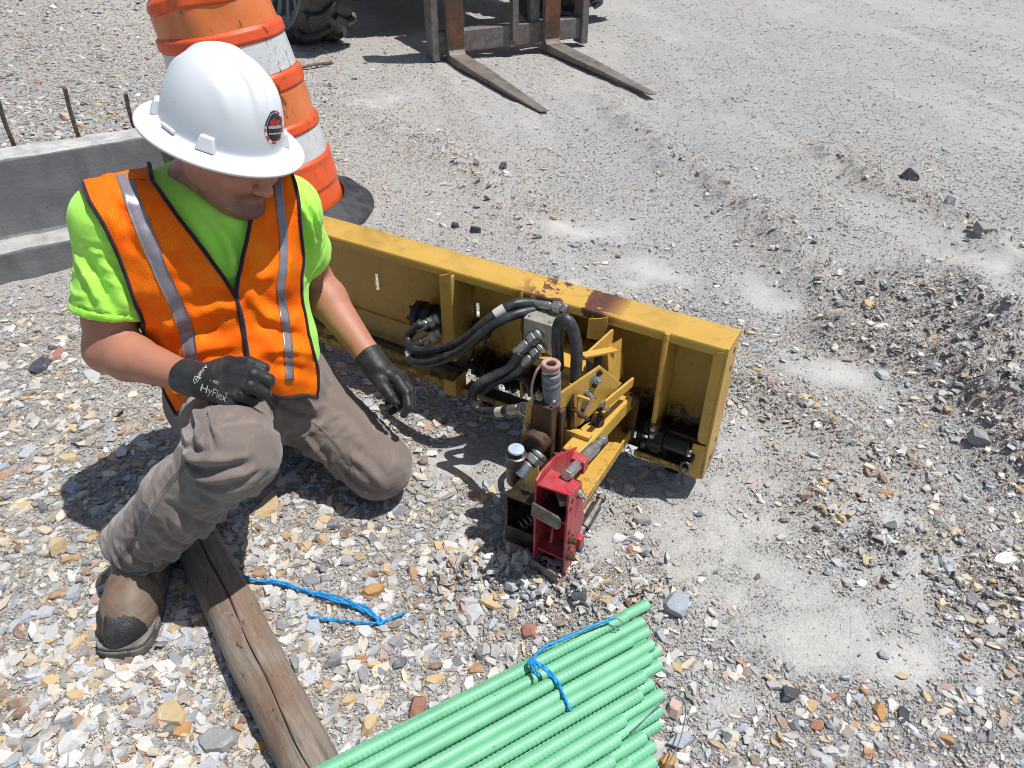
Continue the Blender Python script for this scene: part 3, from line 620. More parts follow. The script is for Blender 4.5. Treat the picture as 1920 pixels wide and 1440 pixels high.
for z0, z1, tl in ((.185, .226, .004), (-.002, .036, .006)):
    MB().prism([(XF - .006, YF - .016, z0 + .002), (XR - .014, YF - .022, z0), (XR - .008, YF - .022, z0 + .006), (XR - .008, YF - .022, z1 - .008), (XR - .014, YF - .022, z1 - .002), (XF - .003, YF - .016, z1 + tl)], (0, .006, 0)).build('steel_tab', m_steel, M, .0015)
    MB().box((XF + .004, YF - .01, z0 + .008), (XR - .012, YB - .008, z0 + .014)).build('slide_plate', m_dark, M, .001)
MB().beam((XF + .03, YB - .012, .225), (XR - .02, YF + .02, .225), .02, .016).build('latch_bar', m_valve, M, .002)
p0, p1 = Vector((-.207, -.445, .285)), Vector((-.211, -.222, .224))
bb = MB(); bb.cyl(p0, p0.lerp(p1, .34), .0135, n=6); bb.cyl(p0.lerp(p1, .34), p0.lerp(p1, .72), .016, n=8); bb.cyl(p0.lerp(p1, .70), p0.lerp(p1, .76), .013, n=12); bb.cyl(p0.lerp(p1, .76), p1, .0085, n=10); bb.cyl(p0.lerp(p1, .9), p0.lerp(p1, .99), .013, n=6); bb.build('clamp_bolt', m_zinc, M, .001, True)
cl_ = MB(); c_ = p0.lerp(p1, .3); cl_.box(c_ + Vector((-.018, -.008, -.022)), c_ + Vector((.018, .018, .016))); cl_.build('bolt_clamp', m_red, M, .003)
p0, p1 = Vector((-.183, -.415, .06)), Vector((-.186, -.262, .07))
bb = MB(); bb.cyl(p0, p0.lerp(p1, .25), .011, n=6); bb.cyl(p0.lerp(p1, .25), p0.lerp(p1, .75), .015, n=9); bb.cyl(p0.lerp(p1, .75), p1, .009, n=10); bb.cyl(p0.lerp(p1, .9), p1, .013, n=6); bb.build('clamp_bolt', m_steel, M, .001, True)
MB().box((-.194, -.43, .044), (-.166, -.408, .082)).build('bolt_clamp', m_red, M, .003)
MB().box((-.2, -.42, .022), (-.17, -.395, .04)).build('blue_pad', simple('dark_blue_plastic', (.03, .05, .22), .4), M, .002)
# --- ring on a rod with thin wires at the right foot
MB().cyl(L(1294, 868, -.02), L(1312, 826, .02), .006, n=8).build('rod', m_black, M, smooth=True)
MB().cyl(L(1312, 828, .02), L(1317, 806, .02), .0075, n=10).build('rod_grip', m_band, M, smooth=True)
rc = L(1284, 876, -.03); MB().tube([rc + Vector((math.cos(a) * .012, .004 * math.sin(a), math.sin(a) * .014)) for a in np.linspace(0, 6.283, 24, endpoint=False)], .004, 8, closed=True).build('ring', m_steel, M, smooth='all')
m_wire = simple('wire_red', (.35, .09, .08), .5)
for k, (dx, m) in enumerate(((-.006, m_wire), (.0, m_black), (.005, m_black))):
    MB().tube(catmull([rc + Vector((dx, -.002, -.012)), rc + Vector((dx - .004, -.008, -.03)), rc + Vector((dx + .002, -.012, -.045)), rc + Vector((dx * 2 + .004, -.02, -.055))], 6), .0011, 5).build('wire', m, M, smooth='all')
# ------------------------------------------------------------------ organic shapes: blended distance fields meshed with surface nets
def smin(a, b, k):
    h = np.clip(.5 + .5 * (b - a) / k, 0, 1); return b * (1 - h) + a * h - k * h * (1 - h)
def smax(a, b, k): return -smin(-a, -b, k)
def cone(P, a, b, ra, rb):
    a, b = np.asarray(a, float), np.asarray(b, float); ab = b - a; t = np.clip(((P - a) @ ab) / max(ab @ ab, 1e-12), 0, 1)
    return np.linalg.norm(P - (a + t[:, None] * ab), axis=1) - (ra + (rb - ra) * t)
def ell(P, c, r, B=None):
    q = P - np.asarray(c, float)
    if B is not None: q = q @ np.asarray(B).T            # rows of B are the axes
    r = np.asarray(r, float); k0 = np.linalg.norm(q / r, axis=1); k1 = np.linalg.norm(q / (r * r), axis=1)
    return np.where(k1 > 1e-9, k0 * (k0 - 1) / np.maximum(k1, 1e-9), -r.min())
def ebox(P, c, r, B, rd):
    q = np.abs((P - np.asarray(c, float)) @ np.asarray(B).T) - (np.asarray(r, float) - rd)
    return np.linalg.norm(np.maximum(q, 0), axis=1) + np.minimum(q.max(1), 0) - rd
def blend(P, prims, k):
    d = None
    for pr in prims:
        x = pr(P); d = x if d is None else smin(d, x, k)
    return d
def surface(fn, lo, hi, h, slack=1.5):
    lo = np.asarray(lo, float); hi = np.asarray(hi, float); B = 6; nb = np.ceil((hi - lo) / (h * B)).astype(int)
    bi = np.stack(np.meshgrid(*[np.arange(n) for n in nb], indexing='ij'), -1).reshape(-1, 3)
    d = fn(lo + (bi + .5) * B * h); bi = bi[np.abs(d) < B * h * slack]
    N = nb * B + 2
    off = np.stack(np.meshgrid(*[np.arange(B)] * 3, indexing='ij'), -1).reshape(-1, 3)
    cells = (bi[:, None] * B + off[None]).reshape(-1, 3)
    lin = lambda c: (c[..., 0] * N[1] + c[..., 1]) * N[2] + c[..., 2]
    co = np.array([(i, j, k) for i in (0, 1) for j in (0, 1) for k in (0, 1)])
    cl = lin(cells[:, None] + co[None]); u, inv = np.unique(cl, return_inverse=True); inv = inv.reshape(cl.shape)
    up = np.stack([u // (N[1] * N[2]), (u // N[2]) % N[1], u % N[2]], -1)
    val = np.concatenate([fn(lo + up[i:i + 400000] * h) for i in range(0, len(up), 400000)])
    cv = val[inv]; act = (cv.min(1) < 0) & (cv.max(1) >= 0); cells = cells[act]; cv = cv[act]; inv = inv[act]
    E = [(0, 1), (2, 3), (4, 5), (6, 7), (0, 2), (1, 3), (4, 6), (5, 7), (0, 4), (1, 5), (2, 6), (3, 7)]
    acc = np.zeros((len(cells), 3)); cnt = np.zeros(len(cells))
    for a, b in E:
        x = (cv[:, a] < 0) != (cv[:, b] < 0); t = cv[x, a] / (cv[x, a] - cv[x, b])
        acc[x] += co[a] + (co[b] - co[a]) * t[:, None]; cnt[x] += 1
    V = lo + (cells + acc / cnt[:, None]) * h
    cid = lin(cells); order = np.argsort(cid); cs = cid[order]
    def find(c):
        q = lin(c); i = np.clip(np.searchsorted(cs, q), 0, len(cs) - 1); return np.where(cs[i] == q, order[i], -1)
    F = []
    for ax, (a, b) in ((0, (0, 4)), (1, (0, 2)), (2, (0, 1))):
        s0 = cv[:, a] < 0; x = np.where(s0 != (cv[:, b] < 0))[0]; c = cells[x]; o1 = np.zeros(3, int); o2 = np.zeros(3, int); o1[(ax + 1) % 3] = 1; o2[(ax + 2) % 3] = 1
        q = np.stack([x, find(c - o1), find(c - o1 - o2), find(c - o2)], -1); ok = (q >= 0).all(1); q = q[ok]; s = s0[x][ok]
        q[~s] = q[~s][:, ::-1]; F.append(q)
    F = np.concatenate(F)
    return V, F
def vnormals(V, F):
    n = np.cross(V[F[:, 2]] - V[F[:, 0]], V[F[:, 3]] - V[F[:, 1]]); N = np.zeros_like(V)
    for k in range(4): np.add.at(N, F[:, k], n)
    return N / np.maximum(np.linalg.norm(N, axis=1, keepdims=True), 1e-12)
def smooth(V, F, it=2, w=.5):
    a = np.concatenate([F[:, [0, 1]], F[:, [1, 2]], F[:, [2, 3]], F[:, [3, 0]]]); 
    deg = np.bincount(a.ravel(), minlength=len(V))[:, None]
    for _ in range(it):
        S = np.zeros_like(V); np.add.at(S, a[:, 0], V[a[:, 1]]); np.add.at(S, a[:, 1], V[a[:, 0]]); V = V * (1 - w) + w * S / np.maximum(deg, 1)
    return V
def bvh_of(V, F): return BVHTree.FromPolygons([tuple(v) for v in V], [tuple(map(int, f)) for f in F])
def sight(bvh, x, y, lift=0.0, guess=1.6):         # where a measured sight line meets a surface
    r = Vector(ray(x, y)); h = bvh.ray_cast(Vector(CAMP), r.normalized())
    if h[0] is None:
        h = bvh.find_nearest(Vector(CAMP) + r * guess)
    n = h[1]; n = n if n.dot(r) < 0 else n
    return h[0] + n * lift, n
def polydist(V, pts):
    d = np.full(len(V), 1e9); pts = [np.array(p, float) for p in pts]
    lo = np.min(pts, 0) - .08; hi = np.max(pts, 0) + .08; sel = np.where(((V > lo) & (V < hi)).all(1))[0]; W = V[sel]; dd = np.full(len(sel), 1e9); tt = np.zeros(len(sel))
    n = len(pts) - 1
    for i in range(n):
        a, b = pts[i], pts[i + 1]; ab = b - a; t = np.clip(((W - a) @ ab) / max(ab @ ab, 1e-12), 0, 1); x = np.linalg.norm(W - (a + t[:, None] * ab), axis=1)
        m = x < dd; dd[m] = x[m]; tt[m] = (i + t[m]) / n
    return sel, dd, tt
def fold(V, N, bvh, px, amp, w, guess=1.6):        # a fold (amp>0) or crease (amp<0) along a measured line, tapering at its ends
    pts = [sight(bvh, x, y, 0, guess)[0] for x, y in catmull([(x, y) for x, y in px], 5)]
    sel, d, t = polydist(V, pts); env = np.minimum(1, np.minimum(t, 1 - t) * 5 + .25)
    V[sel] += N[sel] * (amp * env * (np.exp(-(d / w) ** 2) - .35 * np.exp(-((d - 2.1 * w) / (w * .9)) ** 2)))[:, None]
def cam_axes(r, u, t):                             # direction given as right / up / towards the viewer, as seen in the survey
    v = _Rv * r + _Uv * u - _Dv * t; return v / np.linalg.norm(v)
def text_mesh(txt, size, depth=.0, bold=False):
    c = bpy.data.curves.new('t', 'FONT'); c.body = txt; c.size = size; c.extrude = depth; c.align_x = 'CENTER'; c.align_y = 'CENTER'; c.offset = size * .02 if bold else 0
    o = bpy.data.objects.new('t', c); COL.objects.link(o); dg = bpy.context.evaluated_depsgraph_get(); me = bpy.data.meshes.new_from_object(o.evaluated_get(dg))
    bpy.data.objects.remove(o); bpy.data.curves.remove(c)
    V = np.array([v.co[:] for v in me.vertices]); F = [tuple(p.vertices) for p in me.polygons]; bpy.data.meshes.remove(me); return V, F
def wrap(name, V, F, bvh, o, ex, ey, ez, lift, m, parent):      # lay a flat mesh (x,y) on a surface, looking down ez
    out = []
    for v in V:
        p = Vector(o) + Vector(ex) * float(v[0]) + Vector(ey) * float(v[1]); h = bvh.ray_cast(p + Vector(ez) * .08, -Vector(ez), .16)
        out.append(h[0] + Vector(ez) * (lift + float(v[2])) if h[0] is not None else p)
    me = bpy.data.meshes.new(name); me.from_pydata([tuple(p) for p in out], [], F); me.update(); return link(name, me, m, parent)
# ------------------------------------------------------------------ kneeling worker
J = {k: Dp(*v) for k, v in dict(Rsh=(212, 414, 1.54), Rel=(205, 655, 1.63), Rwr=(347, 706, 1.53), Lsh=(532, 394, 1.67), Lel=(583, 520, 1.95), Lwr=(690, 666, 1.90),
     Rhip=(420, 765, 1.84), Lhip=(525, 715, 2.0), Rknee=(438, 846, 1.46), Lknee=(708, 872, 1.93), neck=(345, 352, 1.66), pel=(470, 740, 1.93)).items()}
J['Rank'] = np.array([-.845, 1.12, .13]); J['Lank'] = np.array([-.60, 1.72, .05])
nrm_ = lambda v: np.asarray(v, float) / np.linalg.norm(v)
mid_sh = (J['Rsh'] + J['Lsh']) / 2
eU = nrm_(mid_sh - J['pel']); eL = nrm_(J['Lsh'] - J['Rsh']); eF = nrm_(np.cross(eL, eU)); eL = np.cross(eU, eF); BB = np.array([eL, eF, eU])
# head frame
hU = cam_axes(.31, .765, .57); hF = cam_axes(.77, -.545, .32); hF = nrm_(hF - hU * (hF @ hU)); hR = np.cross(hF, hU)
BRIM = Dp(415, 238, 1.50); HC = BRIM - hU * .047 + _Rv * .024 + _Uv * .004 - _Dv * .006
HB = np.array([hF, hR, hU])
Hh = lambda f, r, u: HC + hF * f + hR * r + hU * u

def f_head(P):
    e = lambda c, r: ell(P, Hh(*c), r, HB)
    d = e((-.012, 0, .03), (.100, .080, .108))
    d = smin(d, e((.035, 0, -.035), (.062, .064, .082)), .03)
    for s in (1, -1):
        d = smin(d, cone(P, Hh(-.01, s * .056, -.055), Hh(.068, s * .016, -.102), .028, .022), .03)
        d = smin(d, e((.066, s * .043, -.032), (.026, .024, .022)), .02)                   # cheek bones
    d = smin(d, e((.083, 0, -.098), (.020, .023, .018)), .018)                              # chin
    d = smin(d, cone(P, Hh(.080, -.036, .018), Hh(.080, .036, .018), .012, .012), .016)     # brow
    for s in (1, -1):
        d = smax(d, -e((.098, s * .033, -.004), (.017, .019, .012)), .012)                   # eye sockets
        d = smin(d, e((.080, s * .032, -.004), (.0135, .0145, .0115)), .004)
    d = smin(d, cone(P, Hh(.094, 0, .0), Hh(.117, 0, -.038), .009, .0125), .012)            # nose
    d = smin(d, e((.119, 0, -.042), (.0125, .0125, .011)), .008)
    for s in (1, -1):
        d = smin(d, e((.106, s * .0135, -.044), (.012, .0085, .009)), .006)
        d = smax(d, -e((.112, s * .0075, -.052), (.006, .004, .004)), .003)
    d = smin(d, e((.093, 0, -.064), (.012, .026, .008)), .008)                               # lips
    d = smin(d, e((.091, 0, -.079), (.012, .023, .0075)), .006)
    d = smax(d, -cone(P, Hh(.108, -.022, -.0725), Hh(.108, .022, -.0725), .0075, .0075), .005)
    d = smax(d, -cone(P, Hh(.104, -.014, -.089), Hh(.104, .014, -.089), .006, .006), .008)
    for s in (1, -1):                                                                        # ears
        Be = np.array([nrm_(hF * .95 + hR * s * -.3), nrm_(hR * s + hF * .3 * 1), hU])
        ear = ell(P, Hh(-.006, s * .082, -.008), (.020, .008, .032), Be)
        ear = smax(ear, -ell(P, Hh(.0, s * .09, -.006), (.011, .007, .019), Be), .004)
        ear = smin(ear, ell(P, Hh(-.002, s * .08, -.036), (.008, .006, .009), Be), .005)
        d = smin(d, ear, .006)
    d = smin(d, cone(P, Hh(-.035, 0, -.045), J['neck'] - eU * .04, .062, .076), .03)
    d = smin(d, cone(P, Hh(.03, 0, -.085), J['neck'] + eF * .055 - eU * .03, .026, .05), .035)    # throat
    return d
def arm(P, s):
    sh, el, wr = J[s + 'sh'], J[s + 'el'], J[s + 'wr']
    d = cone(P, sh, el, .050, .049)
    d = smin(d, cone(P, sh + (el - sh) * .4, sh + (el - sh) * .75, .048, .054), .02)
    m = el + (wr - el) * .28
    d = smin(d, cone(P, el, m, .048, .0505), .025); d = smin(d, cone(P, m, wr, .0495, .032), .02)
    return smin(d, cone(P, wr, wr + (wr - el) * .16, .027, .016), .02)
def f_body(P):
    d = f_head(P)
    t = ell(P, mid_sh - eU * .15, (.16, .095, .17), BB); t = smin(t, ell(P, J['pel'] + eU * .15, (.15, .11, .17), BB), .05)
    t = smin(t, cone(P, J['Rsh'], J['Lsh'], .06, .06), .05); t = smin(t, cone(P, J['neck'] - eU * .04, mid_sh - eU * .05, .07, .09), .05)
    d = smin(d, t, .03)
    for s in 'RL': d = smin(d, arm(P, s), .03)
    return d
def f_torso(P):
    d = ell(P, mid_sh - eU * .14 + eF * .0, (.198, .132, .20), BB)
    d = smin(d, ell(P, mid_sh - eU * .11 + eF * .055 - eL * .075, (.09, .07, .085), BB), .05); d = smin(d, ell(P, mid_sh - eU * .11 + eF * .055 + eL * .075, (.09, .07, .085), BB), .05)
    d = smin(d, ell(P, J['pel'] + eU * .175 + eF * .035, (.188, .158, .17), BB), .07)
    d = smin(d, ell(P, J['pel'] + eU * .05 + eF * .03, (.192, .15, .13), BB), .06)
    d = smin(d, cone(P, J['Rsh'] - eL * .005, J['Lsh'] + eL * .005, .068, .068), .05)
    for s in 'RL': d = smin(d, cone(P, J['neck'] - eU * .015, J[s + 'sh'], .062, .06), .05)
    return d
def sleeve(P, s, t1, r0, r1):
    sh, el = J[s + 'sh'], J[s + 'el']; a = el - sh; h = sh + a * t1; u = nrm_(a)
    d = cone(P, sh, sh + a * (t1 + .25), r0, r1); hem = (P - h) @ u
    d = smax(d, hem, .008)
    return d, smax(cone(P, sh + a * .3, sh + a * (t1 + .3), r1 * .62, r1 - .014), -(hem + .045), .004)
def f_shirt(P):
    d = f_torso(P)
    for s, t1, r0, r1 in (('R', .70, .068, .079), ('L', .60, .066, .083)):
        a, hole = sleeve(P, s, t1, r0, r1); d = smin(d, a, .035); d = smax(d, -hole, .006)
    d = smax(d, -((P - J['pel']) @ eU - .115), .02)
    col = cone(P, Hh(-.03, 0, -.06), J['neck'] - eU * .06, .066, .072)                      # neck opening
    col = smin(col, cone(P, Hh(.02, 0, -.10), J['neck'] + eF * .06 - eU * .035, .05, .055), .03)
    rim = smax(np.abs(col) - .009, (P - (J['neck'] + eU * .0 + eF * .02)) @ nrm_(eU * .88 + eF * -.38 * 0 + eU * .0 + np.array([0, 0, .0])) - .0, .01)
    d = smin(d, np.maximum(rim, -d - .02), .012)
    d = smax(d, -np.maximum(col + .004, -( (P - J['neck']) @ eU + .10)), .006)
    return d
def leg(P, h, k, a, r):
    d = cone(P, h, k, r[0], r[1]); return d
def f_pants(P):
    d = ell(P, J['pel'] + eU * .035 + eF * .025, (.205, .165, .15), BB); d = smax(d, (P - J['pel']) @ eU - .16, .02)
    rh, rk, ra = J['Rhip'], J['Rknee'], J['Rank']; lh, lk, la = J['Lhip'], J['Lknee'], J['Lank']
    R = cone(P, rh, rk, .110, .080)
    hem = ra + (rk - ra) * -.02
    sh_ = cone(P, rk, rk + (ra - rk) * .45, .080, .082); sh_ = smin(sh_, cone(P, rk + (ra - rk) * .45, hem + (ra - rk) * .25, .082, .073), .03)
    u = nrm_(ra - rk); sh_ = smax(sh_, (P - (ra + (ra - rk) * .02)) @ nrm_(u + np.array([0, -.35, -.25])), .006)
    R = smin(R, sh_, .035); R = smin(R, ell(P, rk + np.array([.01, -.01, .0]), (.075, .080, .078)), .03)
    hole = cone(P, ra + (rk - ra) * .14, ra + (ra - rk) * .3, .062, .072); R = smax(R, -hole, .005)
    Lg = cone(P, lh, lk, .118, .084); s2 = cone(P, lk + np.array([.0, .0, -.005]), la + np.array([0, 0, .03]), .080, .07); Lg = smin(Lg, s2, .035)
    d = smin(d, R, .03); d = smin(d, Lg, .035)
    return d
def f_boot(P, a, toe, up, kn=None):
    f = nrm_(toe); u = nrm_(up - f * (up @ f)); r = np.cross(f, u); B = np.array([f, r, u]); heel = a - f * .075 - u * a_h
    q = lambda x, y, z: heel + f * x + r * y + u * z
    d = cone(P, q(.055, 0, .075), a + (kn - a) * .12, .045, .047)
    d = smin(d, cone(P, q(.04, 0, .045), q(.20, 0, .045), .042, .046), .04)
    d = smin(d, ell(P, q(.212, 0, .046), (.083, .058, .050), B), .03)
    d = smin(d, cone(P, q(.09, 0, .125), q(.20, 0, .068), .047, .042), .04)
    return smax(d, -((P - heel) @ u - .012), .004), q, B
# ---- materials
def skin_mat():
    t = NT('sunburnt_skin'); a = t.attr('col'); n = t.noise(55, 5, .6); c = t.mix(t.ramp(n, [(.35, 0), (.7, .5)]), a, t.mix(.5, a, (.42, .12, .07), 'MIX'))
    c = t.mix(t.ramp(t.noise(260, 3, .6), [(.55, 0), (.72, .35)]), c, (.50, .25, .16)); hr = t.noise(700, 2, .5); 
    t.setv('Base Color', c); t.setv('Roughness', .48); t.setv('Subsurface Weight', .12); t.b.inputs['Subsurface Radius'].default_value = (.012, .004, .002); t.setv('Specular IOR Level', .45)
    t.bump(t.math('ADD', t.noise(420, 3, .6), t.math('MULTIPLY', n, .7)), .4, .002); return t.m
def cloth(name, c0, c1, fine=700, rough=.85, sheen=.2, soil=None, bump=.25, uv=False):
    t = NT(name); n = t.noise(9, 5, .6); c = t.mix(t.ramp(n, [(.3, 0), (.7, 1)]), c0, c1)
    if soil: c = t.mix(t.math('MULTIPLY', t.ramp(t.noise(13, 6, .7, .8), [(.52, 0), (.66, 1)]), soil[1]), c, soil[0])
    w = t.n.new('ShaderNodeTexWave'); w.inputs['Scale'].default_value = fine; w.inputs['Distortion'].default_value = 1.5; t.L(t.tc.outputs['Object'], w.inputs[0])
    t.setv('Base Color', c); t.setv('Roughness', rough); t.setv('Sheen Weight', sheen); t.setv('Specular IOR Level', .2)
    t.bump(t.math('ADD', t.math('MULTIPLY', w.outputs[1], .3), t.math('ADD', t.noise(300, 3, .6), t.math('MULTIPLY', t.noise(45, 4, .55), 1.2))), bump, .0025); return t.m
m_skin = skin_mat()
m_shirt = cloth('lime_tshirt_cotton', (.40, .88, .085), (.47, .94, .12), 900, .85, .15, ((.50, .70, .16), .35))
m_pants = cloth('grey_brown_work_cotton', (.175, .137, .117), (.215, .172, .149), 900, .85, .25, ((.29, .25, .22), .6), .3)
m_seam = cloth('seam_thread', (.15, .122, .11), (.19, .155, .14), 400)
t = NT('orange_mesh_fabric'); uvn = t.n.new('ShaderNodeUVMap'); uvn.uv_map = 'UVMap'
mp = t.n.new('ShaderNodeMapping'); mp.inputs['Scale'].default_value = (210, 210, 1); mp.inputs['Rotation'].default_value = (0, 0, R_(45)); t.L(uvn.outputs[0], mp.inputs[0])
vv = t.n.new('ShaderNodeTexVoronoi'); vv.inputs['Scale'].default_value = 1; vv.inputs['Randomness'].default_value = .12; t.L(mp.outputs[0], vv.inputs['Vector'])
hole = t.ramp(vv.outputs['Distance'], [(.24, 1), (.36, 0)])
c = t.mix(t.ramp(t.noise(14, 4), [(.3, 0), (.7, 1)]), (1.0, .13, .002), (1.0, .175, .004)); c = t.mix(t.math('MULTIPLY', hole, t.ramp(t.noise(20, 3), [(.42, 0), (.6, 1)])), c, (1.0, .36, .015)); c = t.mix(t.math('MULTIPLY', hole, t.ramp(t.noise(16, 3), [(.4, .45), (.52, 0)])), c, (.62, .07, .003))
t.setv('Base Color', c); t.setv('Roughness', .7); t.setv('Specular IOR Level', .15); t.bump(t.math('SUBTRACT', t.math('MULTIPLY', t.noise(30, 4), 1.0), t.math('MULTIPLY', hole, .5)), .35, .003); m_vest = t.m
m_trim = cloth('black_binding', (.022, .012, .016), (.04, .022, .028), 600)
m_strip = simple('grey_reflective_tape', (.25, .225, .255), .35, .25, .12, 30, .1, 150, dirt=(.33, .30, .33), dirt_amt=.4)
t = NT('black_glove_knit'); n1 = t.noise(30, 4); c = t.mix(t.ramp(n1, [(.35, 0), (.7, 1)]), (.007, .0065, .0075), (.017, .0155, .017)); c = t.mix(t.ramp(t.noise(90, 5, .7), [(.6, 0), (.75, .5)]), c, (.10, .095, .09))
t.setv('Base Color', c); t.setv('Roughness', t.math('ADD', .38, t.math('MULTIPLY', n1, .3))); t.setv('Sheen Weight', .15); t.bump(t.math('ADD', t.noise(500, 2), t.math('MULTIPLY', t.noise(60, 4), 1.5)), .3, .002); m_glove = t.m
m_ink = simple('pale_grey_print', (.52, .52, .50), .7, 0, .15, 200)
m_boot = simple('brown_boot_leather', (.165, .10, .060), .6, 0, .35, 22, .35, 90, dirt=(.23, .19, .15), dirt_amt=.75)
m_toe = NT('black_rubber_toe'); c = m_toe.voro(420); m_toe.setv('Base Color', m_toe.mix(m_toe.ramp(m_toe.noise(40, 4), [(.45, 0), (.7, .5)]), (.018, .018, .019), (.09, .085, .08))); m_toe.setv('Roughness', .5); m_toe.bump(c, .5, .002); m_toe = m_toe.m
m_sole = simple('dusty_black_sole', (.055, .05, .045), .8, 0, .4, 40, .3, 120, dirt=(.28, .26, .23), dirt_amt=.8)
t = NT('white_helmet_shell'); n = t.noise(9, 5, .6); c = t.mix(t.ramp(n, [(.4, 0), (.75, .12)]), (.70, .715, .735), (.58, .56, .52)); c = t.mix(t.ramp(t.noise(95, 2, .5), [(.755, 0), (.78, .8)]), c, (.22, .19, .15)); c = t.mix(t.ramp(t.noise(30, 6, .8, 1.5), [(.66, 0), (.74, .3)]), c, (.50, .44, .33))
t.setv('Base Color', c); t.setv('Roughness', t.math('ADD', .28, t.math('MULTIPLY', n, .12))); t.setv('Subsurface Weight', .08); t.bump(t.noise(60, 3), .03, .002); m_helm = t.m

W = empty('person', (J['pel'][0], J['pel'][1], 0))
tag(W, 'man in white hard hat, orange vest, lime t-shirt and black gloves kneeling on one knee', 'person')
def own(o): o.parent = W; o.matrix_parent_inverse = Matrix.Translation(-Vector(W.location)); return o
def body_mesh(name, V, F, m, cols=None): return own(np_mesh(name, V, F, m, None, True, cols))
def wrinkle(V, N, a, b, per, amp, rad, seed):    # fine transverse wrinkles along a limb
    ab = b - a; l = np.linalg.norm(ab); t = (V - a) @ ab / l; d = np.linalg.norm(V - a - np.outer(np.clip(t, 0, l) / l, ab), axis=1)
    ph = t / per + 2.6 * vnoise(V * 7, seed) + 1.0 * vnoise(V * 18, seed + 1); r = (1 - np.abs(np.sin(np.pi * ph))) ** 2
    m = sstep(.38, .68, vnoise(V * 6.5, seed + 2)) * sstep(rad * 1.35, rad, d) * sstep(-.02, .03, t) * sstep(l + .02, l - .03, t)
    V += N * (amp * m * (r - .35))[:, None]
# ---- body
allj = np.array(list(J.values())); lo, hi = allj.min(0) - .16, allj.max(0) + .2; hi[2] = HC[2] + .2; lo[2] = .2
V, F = surface(f_body, lo, hi, .0036)
V = smooth(V, F, 1, .4); q = (V - HC) @ HB.T
hd = np.linalg.norm(V - HC, axis=1) < .16
base = np.tile(np.array([.40, .185, .115]), (len(V), 1)); base[hd] = (.52, .235, .165)  # head skin redder, and lightened to stand in for light bounced onto the face
nn = vnoise(V * 90, 11); redz = np.clip(vnoise(V * 14, 12) - .3, 0, 1)[:, None]; base = base * (1 - .5 * redz) + np.array([.54, .22, .155]) * .5 * redz
beard = hd * sstep(.055, .08, q[:, 0]) * sstep(-.05, -.062, q[:, 2]) * np.clip(1.25 - np.abs(q[:, 1]) / .045, 0, 1); lip = np.exp(-(((q[:, 2] + .0725) / .009) ** 2)) * (np.abs(q[:, 1]) < .024) * hd * (q[:, 0] > .08)
stub = hd * sstep(-.03, -.075, q[:, 2]) * (q[:, 0] > -.01) * .45
bm_ = np.clip((beard * (1 - lip) * .95 + stub) * (.5 + .7 * nn), 0, .8)[:, None]; base = base * (1 - bm_) + np.array([.10, .062, .045]) * bm_
lm = (lip * (q[:, 0] > .08))[:, None]; base = base * (1 - lm * .6) + np.array([.36, .12, .10]) * lm * .6
hair = (hd & (q[:, 2] > -.02) & (q[:, 0] < .0) & (np.abs(q[:, 1]) < .09) & (q[:, 0] < -.02))
hm = (hair * (.3 + .5 * nn))[:, None]; base = base * (1 - hm) + np.array([.09, .06, .045]) * hm
body = body_mesh('body', V, F, m_skin, base)
# ---- shirt
V, F = surface(f_shirt, lo, hi, .0055); V = smooth(V, F, 2, .5); N = vnormals(V, F)
V += N * ((vnoise(V * np.array([16, 16, 9]), 51) - .5) * .007 + (vnoise(V * 38, 52) - .5) * .003)[:, None]; b0 = bvh_of(V, F)
for px, am, w in (([(140, 480), (165, 520), (190, 570)], .005, .008), ([(160, 470), (185, 530), (215, 590)], -.005, .008), ([(190, 480), (215, 530), (240, 585)], .004, .008), ([(560, 380), (580, 420), (590, 470)], .006, .007), ([(560, 410), (572, 450), (580, 492)], -.005, .007),
                  ([(575, 375), (592, 405), (603, 450)], .004, .006), ([(400, 420), (430, 460), (440, 510)], .004, .01), ([(360, 380), (400, 440), (425, 500)], -.003, .01), ([(135, 572), (185, 586), (256, 592)], -.003, .0025), ([(555, 497), (580, 482), (604, 440)], -.003, .0025), ([(250, 600), (258, 650), (270, 690)], .005, .008)):
    fold(V, N, b0, px, am * 1.5, w, 1.65)
for s_, sd_ in (('R', 621), ('L', 625)): wrinkle(V, N, J[s_ + 'sh'], J[s_ + 'el'], .03, .005, .10, sd_)
wrinkle(V, N, J['pel'], mid_sh, .05, .004, .2, 629)
shirt = body_mesh('t_shirt', V, F, m_shirt); bv_shirt = bvh_of(V, F)
